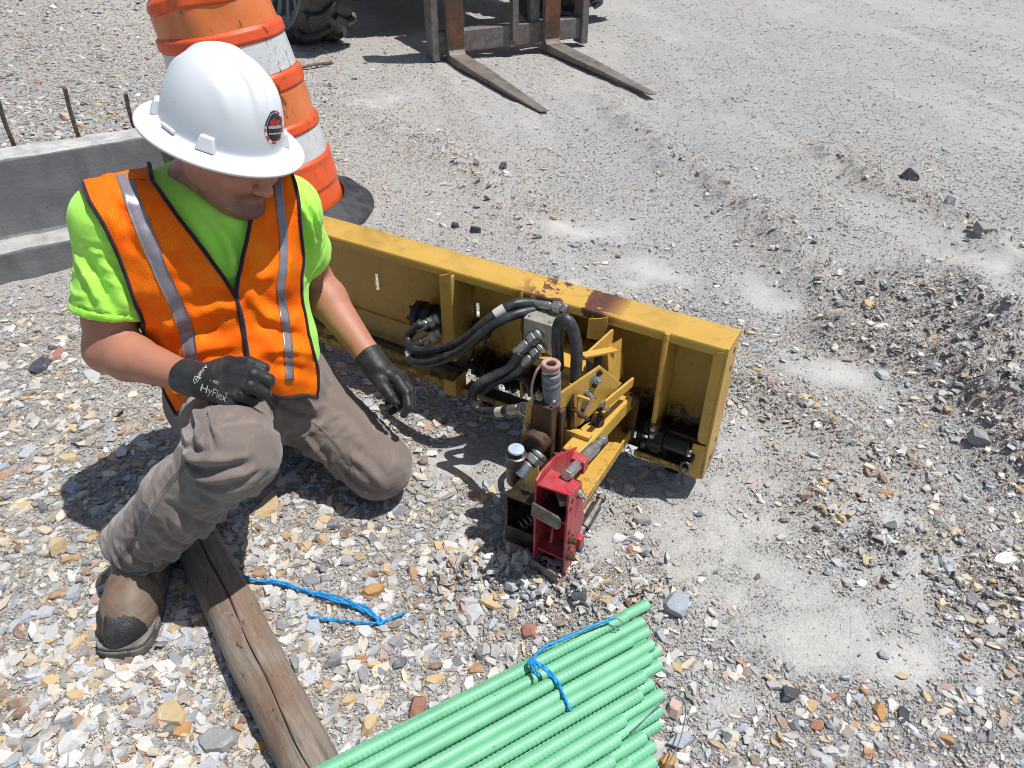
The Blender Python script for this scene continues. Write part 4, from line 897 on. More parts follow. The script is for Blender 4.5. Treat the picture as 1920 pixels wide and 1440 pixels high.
# ---- trousers
lo2 = np.array([-1.1, .9, -.02]); hi2 = np.array([-.15, 1.95, .62])
V, F = surface(f_pants, lo2, hi2, .0046); V = smooth(V, F, 1, .5); N = vnormals(V, F)
V += N * ((vnoise(V * 11, 61) - .5) * .005 + (vnoise(V * 26, 62) - .5) * .0025 + (np.abs(vnoise(V * np.array([34, 34, 60]), 63) - .5)) * -.005)[:, None]; b0 = bvh_of(V, F)
for px, am, w in (  # folds read off the photograph: right shin, bent knee, crotch, left thigh and knee
    ([(350, 870), (375, 885), (420, 880), (470, 868)], -.012, .009), ([(345, 850), (370, 862), (420, 860)], .010, .010), ([(355, 900), (400, 915), (450, 905), (495, 880)], -.008, .009), ([(360, 925), (400, 945), (450, 945), (490, 920)], .008, .011),
    ([(330, 950), (370, 980), (430, 985), (465, 960)], -.009, .009), ([(320, 970), (360, 1000), (410, 1005)], .008, .011), ([(290, 985), (330, 1020), (385, 1025)], -.008, .009), ([(270, 1010), (300, 1040), (350, 1045)], .007, .010),
    ([(235, 1020), (250, 1050), (300, 1062), (340, 1050)], -.008, .008), ([(210, 1040), (230, 1065), (280, 1078), (320, 1072)], .006, .008), ([(255, 980), (250, 1010), (242, 1045)], -.006, .008), ([(300, 930), (285, 965), (270, 1000)], .005, .010),
    ([(350, 790), (375, 800), (400, 830)], -.004, .008), ([(355, 820), (380, 830), (395, 850)], .005, .010), ([(340, 800), (352, 830), (360, 860)], .005, .009), ([(380, 770), (390, 810), (395, 845)], -.006, .009), ([(365, 760), (372, 800), (378, 840)], .007, .009),
    ([(515, 745), (530, 760), (560, 775), (600, 790)], -.007, .009), ([(525, 735), (560, 755), (600, 770)], .007, .010), ([(505, 750), (512, 780), (516, 820)], -.006, .009), ([(540, 790), (580, 830), (620, 880), (650, 915)], .006, .010), ([(530, 805), (570, 850), (620, 900)], -.007, .010),
    ([(650, 850), (690, 880), (720, 915)], .006, .013), ([(640, 880), (670, 905), (700, 925)], -.006, .010), ([(610, 700), (640, 740), (690, 790)], .005, .013), ([(600, 740), (650, 780), (700, 830)], -.004, .013), ([(560, 850), (600, 880), (640, 912)], .006, .009), ([(450, 900), (480, 890), (505, 870)], .005, .010),
    ([(555, 705), (575, 730), (585, 760)], -.005, .008), ([(530, 715), (528, 740), (522, 765)], .005, .008)):
    fold(V, N, b0, px, am * 1.0, w * .85, 1.6)
N = vnormals(V, F)
for a_, b_2, per, amp, rad, sd_ in ((J['Rknee'], J['Rank'], .075, .0026, .10, 601), (J['Rhip'], J['Rknee'], .05, .003, .13, 605), (J['Lhip'], J['Lknee'], .045, .0045, .13, 609), (J['Lknee'], J['Lank'], .05, .005, .10, 613)): wrinkle(V, N, a_, b_2, per, amp, rad, sd_)
N = vnormals(V, F); bp = bvh_of(V, F)
hem_z = [(192, 1072), (225, 1088), (270, 1096), (318, 1088)]; fold(V, N, bp, [(190, 1060), (225, 1074), (270, 1082), (322, 1074)], -.004, .0025)
gz = np.array([hz(a, b) for a, b in V[V[:, 2] < .03][:, :2]]); i_ = V[:, 2] < .03; V[i_, 2] = np.maximum(V[i_, 2], gz + .001)
pants = body_mesh('trousers', V, F, m_pants); bp = bvh_of(V, F)
def on(bvh, px, lift, n=6, guess=1.6): return [sight(bvh, x, y, lift, guess)[0] for x, y in catmull(px, n)]
for px in ([(398, 742), (392, 770), (380, 800), (366, 822)], [(352, 868), (320, 905), (285, 955), (255, 1005), (232, 1040), (212, 1066)], [(585, 790), (620, 822), (650, 862), (672, 900)], [(530, 720), (520, 745), (508, 775)], [(372, 782), (384, 800), (388, 830), (392, 850), (372, 868)]):
    a = MB()
    for dx in (-3.5, 0, 3.5): a.tube(on(bp, [(x + dx, y + dx * .4) for x, y in px], .0002), .0012, 5)
    o = a.build('seam', m_seam, None, smooth='all'); o.parent = pants
a = MB(); a.tube(on(bp, [(193, 1066), (225, 1080), (270, 1088), (322, 1080)], .0), .0012, 5); o = a.build('seam', m_seam, None, smooth='all'); o.parent = pants
# ---- vest: panels draped over the shirt along measured edges
V, F = surface(lambda P: np.minimum(f_torso(P) - .010, f_shirt(P) - .007), lo, hi, .007); V = smooth(V, F, 3, .5); bt = bvh_of(V, F)
def panel(inner, outer, n, m, lift=.004, seed=0):
    I = catmull(inner, 6); O = catmull(outer, 6); res = lambda C, k: np.array([[np.interp(t, np.linspace(0, 1, len(C)), [c[d] for c in C]) for d in (0, 1)] for t in np.linspace(0, 1, k)])
    I, O = res(I, n), res(O, n); pts = []; uv = []
    for i in range(n):
        for j in range(m):
            s = j / (m - 1); p = I[i] * (1 - s) + O[i] * s; h, nn_ = sight(bt, *p, lift, 1.66)
            pts.append(np.array(h))
    P = np.array(pts); P += 0
    return P.reshape(n, m, 3)
def sheet(name, Q, m, parent=None, thick=.0022, fl=0, seed=0):
    n, k, _ = Q.shape; d1 = np.gradient(Q, axis=0); d2 = np.gradient(Q, axis=1); N = np.cross(d1, d2); N /= np.maximum(np.linalg.norm(N, axis=2, keepdims=True), 1e-9)
    c = CAMP - Q; N *= np.sign((N * c).sum(-1, keepdims=True))
    if fl: Q = Q + N * ((vnoise(Q.reshape(-1, 3) * np.array([15, 15, 8]), seed).reshape(n, k, 1) - .35) * fl + (vnoise(Q.reshape(-1, 3) * 34, seed + 1).reshape(n, k, 1) - .5) * fl * .4 + np.abs(vnoise(Q.reshape(-1, 3) * np.array([26, 26, 16]), seed + 2).reshape(n, k, 1) - .5) * fl * -.9)
    V = np.concatenate([Q.reshape(-1, 3), (Q - N * thick).reshape(-1, 3)]); o = n * k; i = (np.arange(n - 1)[:, None] * k + np.arange(k - 1)[None]).ravel()
    f = np.stack([i, i + 1, i + k + 1, i + k], -1); e1 = np.cross(Q[1, 0] - Q[0, 0], Q[0, 1] - Q[0, 0])
    if (e1 * N[0, 0]).sum() > 0: f = f[:, ::-1]
    F = [f, f[:, ::-1] + o]
    ring = np.concatenate([np.arange(k), np.arange(1, n) * k + k - 1, (n - 1) * k + np.arange(k - 2, -1, -1), np.arange(n - 2, 0, -1) * k]); r2 = np.roll(ring, -1)
    F.append(np.stack([ring, r2, r2 + o, ring + o], -1)); F = np.concatenate(F)
    ob = np_mesh(name, V, F, m, None, True)
    su = np.concatenate([np.zeros((1, k)), np.cumsum(np.linalg.norm(np.diff(Q, axis=0), axis=2), 0)]); sv = np.concatenate([np.zeros((n, 1)), np.cumsum(np.linalg.norm(np.diff(Q, axis=1), axis=2), 1)], 1)
    uvp = np.stack([np.tile(sv.ravel(), 2), np.tile(su.ravel(), 2)], -1); ul = ob.data.uv_layers.new(name='UVMap'); li = np.empty(len(ob.data.loops), np.int32); ob.data.loops.foreach_get('vertex_index', li); ul.data.foreach_set('uv', uvp[li].ravel().astype(np.float32))
    if parent: ob.parent = parent
    else: own(ob)
    return ob, Q, N
vest = empty('safety_vest'); own(vest)
RIN = [(282, 311), (287, 340), (318, 385), (360, 440), (402, 497), (438, 548), (449, 590), (457, 640), (466, 690), (470, 716)]
ROUT = [(154, 338), (168, 375), (196, 425), (222, 480), (242, 535), (263, 595), (283, 650), (298, 695), (314, 738), (332, 768)]
LIN = [(508, 335), (493, 362), (474, 393), (463, 445), (451, 500), (443, 548), (452, 590), (460, 640), (468, 690), (477, 730)]
LOUT = [(543, 322), (553, 350), (560, 392), (564, 440), (566, 490), (562, 548), (567, 595), (577, 640), (590, 684), (590, 736)]
def drape(IN, OUT, seed, bow):
    Q = panel(IN, OUT, 90, 44); s = np.linspace(0, 1, 44)[None, :, None]; tt = np.linspace(0, 1, 90)[:, None, None]
    low = sstep(.45, 1, tt)
    Q = Q + eF * (low * bow) + eF * low * .008 * np.sin(s * 9 + tt * 4)
    n, k, _ = Q.shape; q = Q.reshape(-1, 3) - CAMP; dd = q @ _Dv; xy = np.stack([960 + FOC * (q @ _Rv) / dd, 720 - FOC * (q @ _Uv) / dd], -1); Q = Q.reshape(-1, 3)
    for pl, am, w in VF:                       # soft folds of the loose mesh, read off the photograph
        pl = np.array(pl, float); d = seg_dist(xy, [p for p in pl]); e = np.minimum(1, np.minimum(np.linalg.norm(xy - pl[0], axis=1), np.linalg.norm(xy - pl[-1], axis=1)) / 40 + .2)
        Q = Q + eF * (am * e * (np.exp(-(d / w) ** 2) - .3 * np.exp(-((d - 2 * w) / w) ** 2)))[:, None]
    return Q.reshape(n, k, 3)
VF = [([(370, 590), (410, 570), (445, 575)], .012, 9), ([(360, 560), (400, 545), (440, 556)], -.008, 10), ([(250, 420), (290, 470), (330, 500)], .009, 12), ([(300, 430), (350, 480), (400, 540)], .007, 14), ([(275, 600), (320, 610), (350, 590)], .011, 10), ([(285, 640), (330, 640), (400, 610)], -.009, 10), ([(330, 680), (380, 650), (450, 640)], .010, 12), ([(200, 370), (230, 400), (250, 450)], -.008, 12),
      ([(470, 560), (500, 590), (560, 600)], .010, 10), ([(465, 610), (510, 620), (570, 640)], -.008, 10), ([(480, 660), (530, 650), (580, 655)], .012, 10), ([(460, 500), (490, 520), (520, 510)], .008, 10), ([(540, 420), (545, 480), (540, 540)], .008, 10), ([(500, 690), (540, 690), (585, 700)], -.010, 9), ([(300, 720), (330, 735), (350, 720)], .01, 9)]
pr, QR, NR = sheet('front_panel', drape(RIN, ROUT, 71, .010), m_vest, vest, fl=.012, seed=71)
plf, QL, NL = sheet('front_panel', drape(LIN, LOUT, 75, .018), m_vest, vest, fl=.010, seed=75)
def edge_tube(pts, r=.0042, n=8): return MB().tube(catmull(pts, 2), r, n)
def trim(Q, N, parent):
    L_ = [list(Q[:, 0]), list(Q[:, -1]), list(Q[-1])]
    a = MB()
    for l in L_: a.tube([p for p in l], .0045, 7)
    return a.build('binding', m_trim, parent, smooth='all')
trim(QR, NR, pr); trim(QL, NL, plf)
def tape(Q, N, spx, wpx, parent):
    """strip whose centre line follows measured points: find them on the panel grid by projecting it"""
    n, k, _ = Q.shape; q = Q.reshape(-1, 3) - CAMP; dd = q @ _Dv; X = (960 + FOC * (q @ _Rv) / dd).reshape(n, k); Y = (720 - FOC * (q @ _Uv) / dd).reshape(n, k)
    C = catmull(spx, 8); rows = []
    ys = np.array([c[1] for c in C]); xs_ = np.array([c[0] for c in C])
    for i in range(n):
        xr, yr = X[i], Y[i]; o_ = np.argsort(xr); cx = np.interp(yr.mean(), ys, xs_)
        for _ in range(3): yy = np.interp(cx, xr[o_], yr[o_]); cx = np.interp(yy, ys, xs_)
        if yy < ys[0] - 3 or yy > ys[-1] + 3: continue
        w = np.interp(yy, ys, np.linspace(wpx[0], wpx[1], len(ys))); row = []
        for s in np.linspace(-.5, .5, 6):
            x = cx + s * w; row.append([np.interp(x, xr[o_], Q[i, o_, d]) + np.interp(x, xr[o_], N[i, o_, d]) * .0022 for d in range(3)])
        rows.append(row)
    ob, _, _ = sheet('reflective_stripe', np.array(rows), m_strip, parent, .0012); return ob
tape(QR, NR, [(228, 318), (250, 380), (278, 450), (305, 515), (335, 580), (352, 630), (360, 690), (362, 742)], (28, 24), pr)
tape(QL, NL, [(520, 335), (526, 390), (532, 450), (530, 505), (526, 545), (534, 600), (540, 650), (542, 712)], (17, 15), plf)
# back of the vest: over the shoulders and down behind
def backpanel():
    rows = []; n, m = 40, 30
    for i in range(n):
        t_ = i / (n - 1); row = []
        for j in range(m):
            s = j / (m - 1) * 2 - 1; wdt = .172 * (1 if t_ > .3 else .95 + .05 * t_ / .3)
            o = mid_sh + eL * (s * wdt) + eU * (.30 * (1 - min(t_ / .22, 1)) + (-.0 - .50 * max(0, (t_ - .22) / .78))) ; 
            if t_ < .22: org = mid_sh + eL * (s * wdt) + eU * .3 - eF * (.0 + .12 * t_ / .22); dr = -eU
            else: org = mid_sh + eL * (s * wdt) - eU * (.06 + .46 * (t_ - .22) / .78) - eF * .4; dr = eF
            h = bt.ray_cast(Vector(org), Vector(dr)); p = h[0] if h[0] is not None else bt.find_nearest(Vector(org) + Vector(dr) * .3)[0]; row.append(np.array(p) - np.array(dr) * .004)
        rows.append(row)
    return np.array(rows)
Qb = backpanel()
i = (np.arange(39)[:, None] * 30 + np.arange(29)[None]).ravel(); fb = np.stack([i, i + 1, i + 31, i + 30], -1); vb_ = Qb.reshape(-1, 3)
fc = vb_[fb].mean(1); keep_ = (cone(fc, J['neck'] + eF * .05, J['neck'] + eU * .1, .105, .10) > 0) & (np.linalg.norm(vb_[fb[:, 0]] - vb_[fb[:, 2]], axis=1) < .08)
bo = np_mesh('back_panel', vb_, fb[keep_], m_vest, None, True); bo.data.uv_layers.new(name='UVMap'); bo.parent = vest
bo.modifiers.new('thick', 'SOLIDIFY').thickness = .002
# ---- gloves
def glove(name, wr, palm, fingers, cuff, seed, pr):
    prims = [lambda P, a=a, b=b, r=r, q=q: cone(P, a, b, r, q) for a, b, r, q in palm]
    def f(P):
        d = blend(P, prims, .014)
        for ch in fingers:
            fd = None
            for (a, ra), (b, rb) in zip(ch[:-1], ch[1:]):
                x = cone(P, a, b, ra, rb); fd = x if fd is None else smin(fd, x, .004)
            d = smin(d, fd, .006)
        c = cone(P, cuff[0], cuff[1], cuff[2], cuff[3]); u = nrm_(cuff[0] - cuff[1]); c = smax(c, (P - cuff[0]) @ u, .003)
        d = smin(d, c, .012)
        hol = cone(P, cuff[0] + u * .02, cuff[0] - u * .012, cuff[2] - .003, cuff[2] - .004); return smax(d, -hol, .002)
    A = np.array([x[0] for ch in fingers for x in ch] + [cuff[0], cuff[1]]); V, F = surface(f, A.min(0) - .04, A.max(0) + .04, .0021, 1.8); V = smooth(V, F, 1, .4); N = vnormals(V, F)
    V += N * ((vnoise(V * 60, seed) - .5) * .0022)[:, None]
    return body_mesh(name, V, F, m_glove), bvh_of(V, F)
D_ = Dp; uR = nrm_(J['Rel'] - J['Rwr'])
ch = lambda pts, r: [(D_(*p), q) for p, q in zip(pts, r)]
gR, bvR = glove('glove', 'R', [(D_(392, 702, 1.515), D_(432, 692, 1.478), .021, .017), (D_(390, 716, 1.515), D_(436, 714, 1.478), .021, .017), (D_(392, 728, 1.515), D_(432, 735, 1.482), .020, .0165), (D_(394, 733, 1.515), D_(424, 750, 1.49), .017, .0145), (D_(370, 703, 1.525), D_(400, 716, 1.51), .028, .024)],
    [ch([(430, 692, 1.478), (476, 702, 1.447), (504, 713, 1.460), (505, 720, 1.482)], (.0155, .014, .0125, .0105)), ch([(432, 712, 1.478), (470, 722, 1.446), (496, 737, 1.464), (489, 743, 1.484)], (.0155, .014, .0125, .0105)), ch([(430, 733, 1.482), (454, 740, 1.456), (473, 751, 1.472), (464, 756, 1.488)], (.015, .0132, .012, .010)),
     ch([(424, 750, 1.487), (440, 758, 1.468), (457, 765, 1.480), (448, 768, 1.494)], (.014, .012, .0108, .009)), ch([(396, 692, 1.515), (430, 681, 1.492), (468, 682, 1.470), (496, 690, 1.466)], (.0165, .0155, .0135, .0112))],
    (J['Rwr'] + uR * .006, J['Rwr'] - uR * .045, .0375, .033), 81, None)
uL = nrm_(J['Lel'] - J['Lwr'])
gL, bvL = glove('glove', 'L', [(D_(705, 690, 1.895), D_(744, 712, 1.875), .021, .0165), (D_(708, 685, 1.900), D_(750, 706, 1.900), .021, .0165), (D_(706, 688, 1.910), D_(746, 704, 1.925), .02, .016), (D_(702, 690, 1.915), D_(740, 704, 1.945), .018, .015), (D_(700, 692, 1.895), D_(712, 715, 1.875), .022, .018)],
    [ch([(744, 712, 1.875), (763, 737, 1.862), (765, 762, 1.852), (757, 777, 1.852)], (.0145, .0125, .0115, .0095)), ch([(749, 706, 1.900), (769, 733, 1.900), (770, 757, 1.893), (760, 772, 1.888)], (.0145, .0125, .0115, .0095)), ch([(745, 706, 1.925), (757, 737, 1.940), (748, 762, 1.940), (734, 772, 1.925)], (.014, .012, .0108, .009)), ch([(738, 706, 1.945), (746, 732, 1.960), (736, 750, 1.960), (727, 755, 1.945)], (.0125, .0105, .0095, .008)),
     ch([(704, 700, 1.885), (720, 727, 1.855), (732, 743, 1.845), (742, 755, 1.845)], (.0175, .0145, .0125, .0095))],
    (J['Lwr'] + uL * .006, J['Lwr'] - uL * .045, .0385, .034), 85, None)
e_z = cam_axes(0, .05, 1); e_x = cam_axes(.93, -.36, 0); e_y = nrm_(np.cross(e_z, e_x)); e_x = np.cross(e_y, e_z)
tv, tf = text_mesh('HyFlex', .0225); wrap('lettering', tv, tf, bvR, sight(bvR, 402, 737, 0)[0], e_x, e_y, e_z, .0014, m_ink, None).parent = gR
tv, tf = text_mesh('®', .010); wrap('lettering', tv, tf, bvR, sight(bvR, 425, 740, 0)[0], e_x, e_y, e_z, .0014, m_ink, None).parent = gR
tv, tf = text_mesh('Ansell', .012); wrap('lettering', tv, tf, bvR, sight(bvR, 379, 697, 0)[0], -e_y, e_x, e_z, .0014, m_ink, None).parent = gR
tv, tf = text_mesh('- 400', .010); wrap('lettering', tv, tf, bvR, sight(bvR, 403, 716, 0)[0], e_x, e_y, e_z, .0014, m_ink, None).parent = gR
b = MB()
for P0, P1 in (((-.005, .006), (.005, .006)), ((-.005, .006), (-.004, -.003)), ((.005, .006), (.004, -.003)), ((-.004, -.003), (0, -.008)), ((.004, -.003), (0, -.008)), ((-.002, .003), (.002, -.002)), ((-.002, -.002), (.002, .003))): b.beam((*P0, 0), (*P1, 0), .0009, .0002)
wrap('emblem', b.v, b.f, bvR, sight(bvR, 368, 712, 0)[0], e_x, e_y, e_z, .0014, m_ink, None).parent = gR
# ---- boots
a_h = .118
def boot(a, toe, up, kn):
    f = nrm_(toe); u = nrm_(up - f * (up @ f)); r = np.cross(f, u); _, q, B = f_boot(np.zeros((1, 3)), a, toe, up, kn)
    V, F = surface(lambda P: f_boot(P, a, toe, up, kn)[0], q(.12, 0, .1) - .26, q(.12, 0, .1) + .26, .0034); V = smooth(V, F, 2, .5); N = vnormals(V, F); s_ = (V - q(0, 0, 0)) @ f; V += N * (.003 * np.sin(s_ * 150) * np.exp(-((s_ - .165) / .03) ** 2) + (vnoise(V * 25, 91) - .5) * .005)[:, None]
    bt_ = body_mesh('boot', V, F, m_boot)
    o2 = [(-.028, .0), (-.02, .032), (.02, .045), (.08, .042), (.14, .049), (.19, .058), (.25, .060), (.282, .054), (.298, .038), (.303, 0)]; out = [q(x, y, 0) for x, y in catmull([(x, y, 0) for x, y in o2], 4) for x, y in [(x, y)]] if False else [q(p[0], p[1], 0) for p in catmull([(x, y, 0) for x, y in o2], 4)]
    ol = [q((p - q(0, 0, 0)) @ f, -((p - q(0, 0, 0)) @ r), 0) for p in out][::-1]; ring = out + ol[1:-1]
    so = MB(); so.prism(ring, u * .022); so.build('sole', m_sole, bt_, .004); c0 = sum(ring) / len(ring)
    so = MB(); so.prism([c0 + (p - c0) * .975 + u * .0225 for p in ring], u * .010); so.build('welt', m_sole, bt_, .003)
    # rubber toe cap: skin of the boot in front of a line
    fc = V[F].mean(1) - q(0, 0, 0); x, y, z = fc @ f, fc @ r, fc @ u
    cap = ((y < .024) & (x > .256) & (z > .026) & (z < .088)) | ((y > .033) & (x > .235) & (z < .082) & (z > .036))
    for sel in (cap,):
        Fi = F[sel]; us, inv = np.unique(Fi, return_inverse=True)
        if len(us): cpo = np_mesh('toe_cap', V[us] + N[us] * .0028, inv.reshape(-1, 4), m_toe, bt_, True); md = cpo.modifiers.new('thick', 'SOLIDIFY'); md.thickness = .003
    return bt_
boot(np.array([-.848, 1.145, hz(-.82, 1.05) + .118]), np.array([.07, -1, 0.]), np.array([0, 0, 1.]), J['Rknee'])
boot(np.array([-.60, 1.76, .10]), nrm_(np.array([-.25, .55, -.75])), np.array([-.3, .8, .5]), J['Lknee'])
# ---- hard hat (parts of the person: clothing)
def helm():
    nt = 144; TH = np.linspace(0, 2 * np.pi, nt, endpoint=False); rows = []
    cf, sf = np.cos(TH), np.sin(TH)
    base = lambda k: np.stack([np.where(cf > 0, .134, .130) * cf * k, .109 * sf * k], -1)
    for ph in np.linspace(.0, np.pi / 2, 34):
        k = max(np.sin(ph), .002) ** .88; xy = base(k); u = np.full(nt, .006 + .146 * np.cos(ph) ** .92)
        lat = np.abs(xy[:, 1]); fwd = xy[:, 0]; wid = .030 - .016 * sstep(-.02, .11, fwd)
        rid = .0062 * sstep(1.25, .75, lat / wid) * sstep(.045, .10, u) * (1 - .4 * sstep(.02, -.12, fwd))
        sd = .0035 * np.exp(-((lat - .062) / .010) ** 2) * sstep(.05, .09, u) * sstep(.13, .10, u)
        nx = np.stack([xy[:, 0] / .134 * .3, xy[:, 1] / .109 * .3, np.full(nt, np.cos(ph) + .15)], -1); nx /= np.linalg.norm(nx, axis=1, keepdims=True)
        rows.append(np.c_[xy, u] + nx * (rid + sd)[:, None])
    rows.append(np.c_[base(1.004), np.full(nt, .001)]); rows.append(np.c_[base(1.02), np.full(nt, -.0015)])
    bo = np.stack([np.where(cf > 0, .180, .170) * cf, .1545 * sf], -1); b1 = base(1.02)
    for s in np.linspace(.1, 1, 9): rows.append(np.c_[b1 * (1 - s) + bo * s, -.0015 - .012 * s ** 1.3 - .003 * s * np.cos(TH) * 0 + np.zeros(nt)])
    rows.append(np.c_[bo * 1.006, np.full(nt, -.0155)]); rows.append(np.c_[bo * 1.003, np.full(nt, -.019)]); rows.append(np.c_[bo * .99, np.full(nt, -.018)])
    for s in np.linspace(.85, .0, 6): rows.append(np.c_[(base(.985)) * (1 - s) + bo * s, -.0045 - .012 * s ** 1.3 + np.zeros(nt)])
    for ph in np.linspace(np.pi / 2, .02, 10): rows.append(np.c_[base(.975 * np.sin(ph) ** .88), np.full(nt, .004 + .138 * np.cos(ph) ** .92)])
    R = np.array(rows); n = len(R); V = R.reshape(-1, 3); i = np.arange(n - 1)[:, None] * nt; j = np.arange(nt)[None]; k = (j + 1) % nt
    F = np.stack([(i + j).ravel(), (i + nt + j).ravel(), (i + nt + k).ravel(), (i + k).ravel()], -1)
    return V, F
HF_ = cam_axes(.735, -.56, .37); HF_ = nrm_(HF_ - hU * (HF_ @ hU)); HR_ = np.cross(HF_, hU); HO = BRIM
w3 = lambda v: HO + HF_ * v[0] + HR_ * v[1] + hU * v[2]
V, F = helm(); Vw = HO + V @ np.array([HF_, HR_, hU]); F = F[:, ::-1] if np.cross(Vw[F[3000, 1]] - Vw[F[3000, 0]], Vw[F[3000, 2]] - Vw[F[3000, 0]]) @ (Vw[F[3000, 0]] - (HO + hU * .05)) < 0 else F
hat = body_mesh('hard_hat', Vw, F, m_helm); bh = bvh_of(Vw, F)
for an, w, hgt, dep_ in ((52, .036, .027, .014), (-52, .036, .027, .014), (128, .036, .027, .014), (-128, .036, .027, .014)):
    a = R_(an); d = np.array([math.cos(a) * .134, math.sin(a) * .109, 0]); dn = nrm_(np.array([math.cos(a) / .134, math.sin(a) / .109, 0])); tn = np.array([-dn[1], dn[0], 0])
    P8 = [d - dn * .012 + tn * (s * w * .5 * q) + np.array([0, 0, z]) + dn * o for z, q, o in ((-.002, 1, 0), (hgt, .72, -.006)) for s, o in ((-1, o), (1, o))] 
    Q8 = [d + tn * (s * w * .5 * q) + np.array([0, 0, z]) + dn * o for z, q, o in ((-.002, 1.05, dep_), (hgt * .93, .74, dep_ * .45)) for s, o in ((-1, o), (1, o))]
    b = MB(); b.add([w3(p) for p in P8 + Q8], [(4, 5, 7, 6), (0, 2, 3, 1), (2, 6, 7, 3), (0, 1, 5, 4), (0, 4, 6, 2), (1, 3, 7, 5)]); o = b.build('helmet_lug', m_helm, hat, .003, True, 3)
for sgn in (1, -1):
    P_ = [w3(np.array([x, sgn * (.109 * math.sqrt(max(0, 1 - (x / .134) ** 2)) + .006), .004])) for x in (-.02, 0, .02)]
    b = MB(); b.beam(P_[0], P_[2], .008, .007, up=tuple(hU)); b.build('helmet_slot', m_helm, hat, .002)
# round sticker on the front
so, sn = sight(bh, 517, 239, 0, 1.5); ez = np.array(sn); sy = nrm_(hU - ez * (hU @ ez)); sx = np.cross(sy, ez)
rot = R_(-9); sx, sy = sx * math.cos(rot) + sy * math.sin(rot), sy * math.cos(rot) - sx * math.sin(rot)
def disc(r0, r1, a0=0, a1=360, n=64, k=5):
    V = []; F = []; A = [R_(a0 + (a1 - a0) * i / n) for i in range(n + 1)]
    for q in range(k + 1):
        r = r0 + (r1 - r0) * q / k
        for a in A: V.append((r * math.cos(a), r * math.sin(a), 0))
    for q in range(k):
        for i in range(n): F.append((q * (n + 1) + i, (q + 1) * (n + 1) + i, (q + 1) * (n + 1) + i + 1, q * (n + 1) + i + 1))
    return V, F
m_sb = simple('black_sticker_print', (.012, .012, .014), .35, 0, .1, 50); m_sr = simple('red_sticker_print', (.62, .03, .03), .4, 0, .1, 50); m_sw = simple('white_sticker_print', (.72, .72, .74), .4, 0, .1, 50); m_sn = simple('navy_sticker_print', (.03, .035, .13), .4, 0, .1, 50)
st = wrap('sticker', *disc(.0, .0316), bh, so, sx, sy, ez, .0006, m_sw, hat)
wrap('sticker_disc', *disc(0, .0264), bh, so, sx, sy, ez, .0009, m_sb, st)
for a0, a1, m in ((85, 175, m_sn), (20, 45, m_sr), (55, 80, m_sr), (-20, 5, m_sr), (-60, -38, m_sr), (-110, -80, m_sr), (-150, -128, m_sr), (-178, -165, m_sr)): wrap('sticker_stripe', *disc(.0275, .0314, a0, a1, 14, 2), bh, so, sx, sy, ez, .0010, m, st)
def stx(txt, size, x, y, m, bold=True):
    v, f = text_mesh(txt, size * 1.14, 0, bold); v = v + np.array([x * 1.14, y * 1.14, 0]); wrap('lettering', v, f, bh, so, sx, sy, ez, .0013, m, st)
stx('allen', .0165, -.001, .0085, m_sr); stx('ENGINEERING', .0062, 0, .0005, m_sw); stx('www.alleneng.com', .0047, 0, -.0095, m_sw)
b = MB(); b.box((-.0195, -.0060, 0), (.0195, -.0053, .0001)); wrap('sticker_line', b.v, b.f, bh, so, sx, sy, ez, .0012, m_sw, st)
# ------------------------------------------------------------------ concrete wall with starter bars
m_conc = NT('grey_cast_concrete'); t = m_conc
n = t.noise(4, 6, .6); c = t.mix(t.ramp(n, [(.3, 0), (.7, 1)]), (.17, .172, .175), (.24, .24, .238)); st_ = t.noise(6, 5, .7, 0, t.mapping((1.5, 1.5, .25))); c = t.mix(t.ramp(st_, [(.5, 0), (.65, .4)]), c, (.12, .122, .125))
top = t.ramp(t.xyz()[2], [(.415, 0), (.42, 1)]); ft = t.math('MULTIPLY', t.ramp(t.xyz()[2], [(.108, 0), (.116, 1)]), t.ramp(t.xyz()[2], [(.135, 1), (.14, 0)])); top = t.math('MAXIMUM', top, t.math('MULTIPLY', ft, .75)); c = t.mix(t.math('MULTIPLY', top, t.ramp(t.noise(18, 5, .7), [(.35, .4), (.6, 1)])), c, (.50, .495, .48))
pit = t.ramp(t.voro(26), [(.045, 1), (.075, 0)]); c = t.mix(t.math('MULTIPLY', pit, .7), c, (.06, .06, .06))
t.setv('Base Color', c); t.setv('Roughness', .85); t.setv('Specular IOR Level', .25); t.bump(t.math('SUBTRACT', t.math('ADD', t.noise(60, 5, .65), t.math('MULTIPLY', t.noise(9, 4), 1.5)), t.math('MULTIPLY', pit, 2)), .3, .006); m_conc = t.m
m_bar = simple('rusty_reinforcing_steel', (.14, .085, .06), .8, .2, .5, 60, .3, 200, dirt=(.25, .22, .19), dirt_amt=.7)
WL = empty('concrete_wall', (W1[0], W1[1], 0), math.atan2(WD[1], WD[0]))
tag(WL, 'low grey cast concrete wall with stepped footing and bent starter bars behind the man', 'wall')
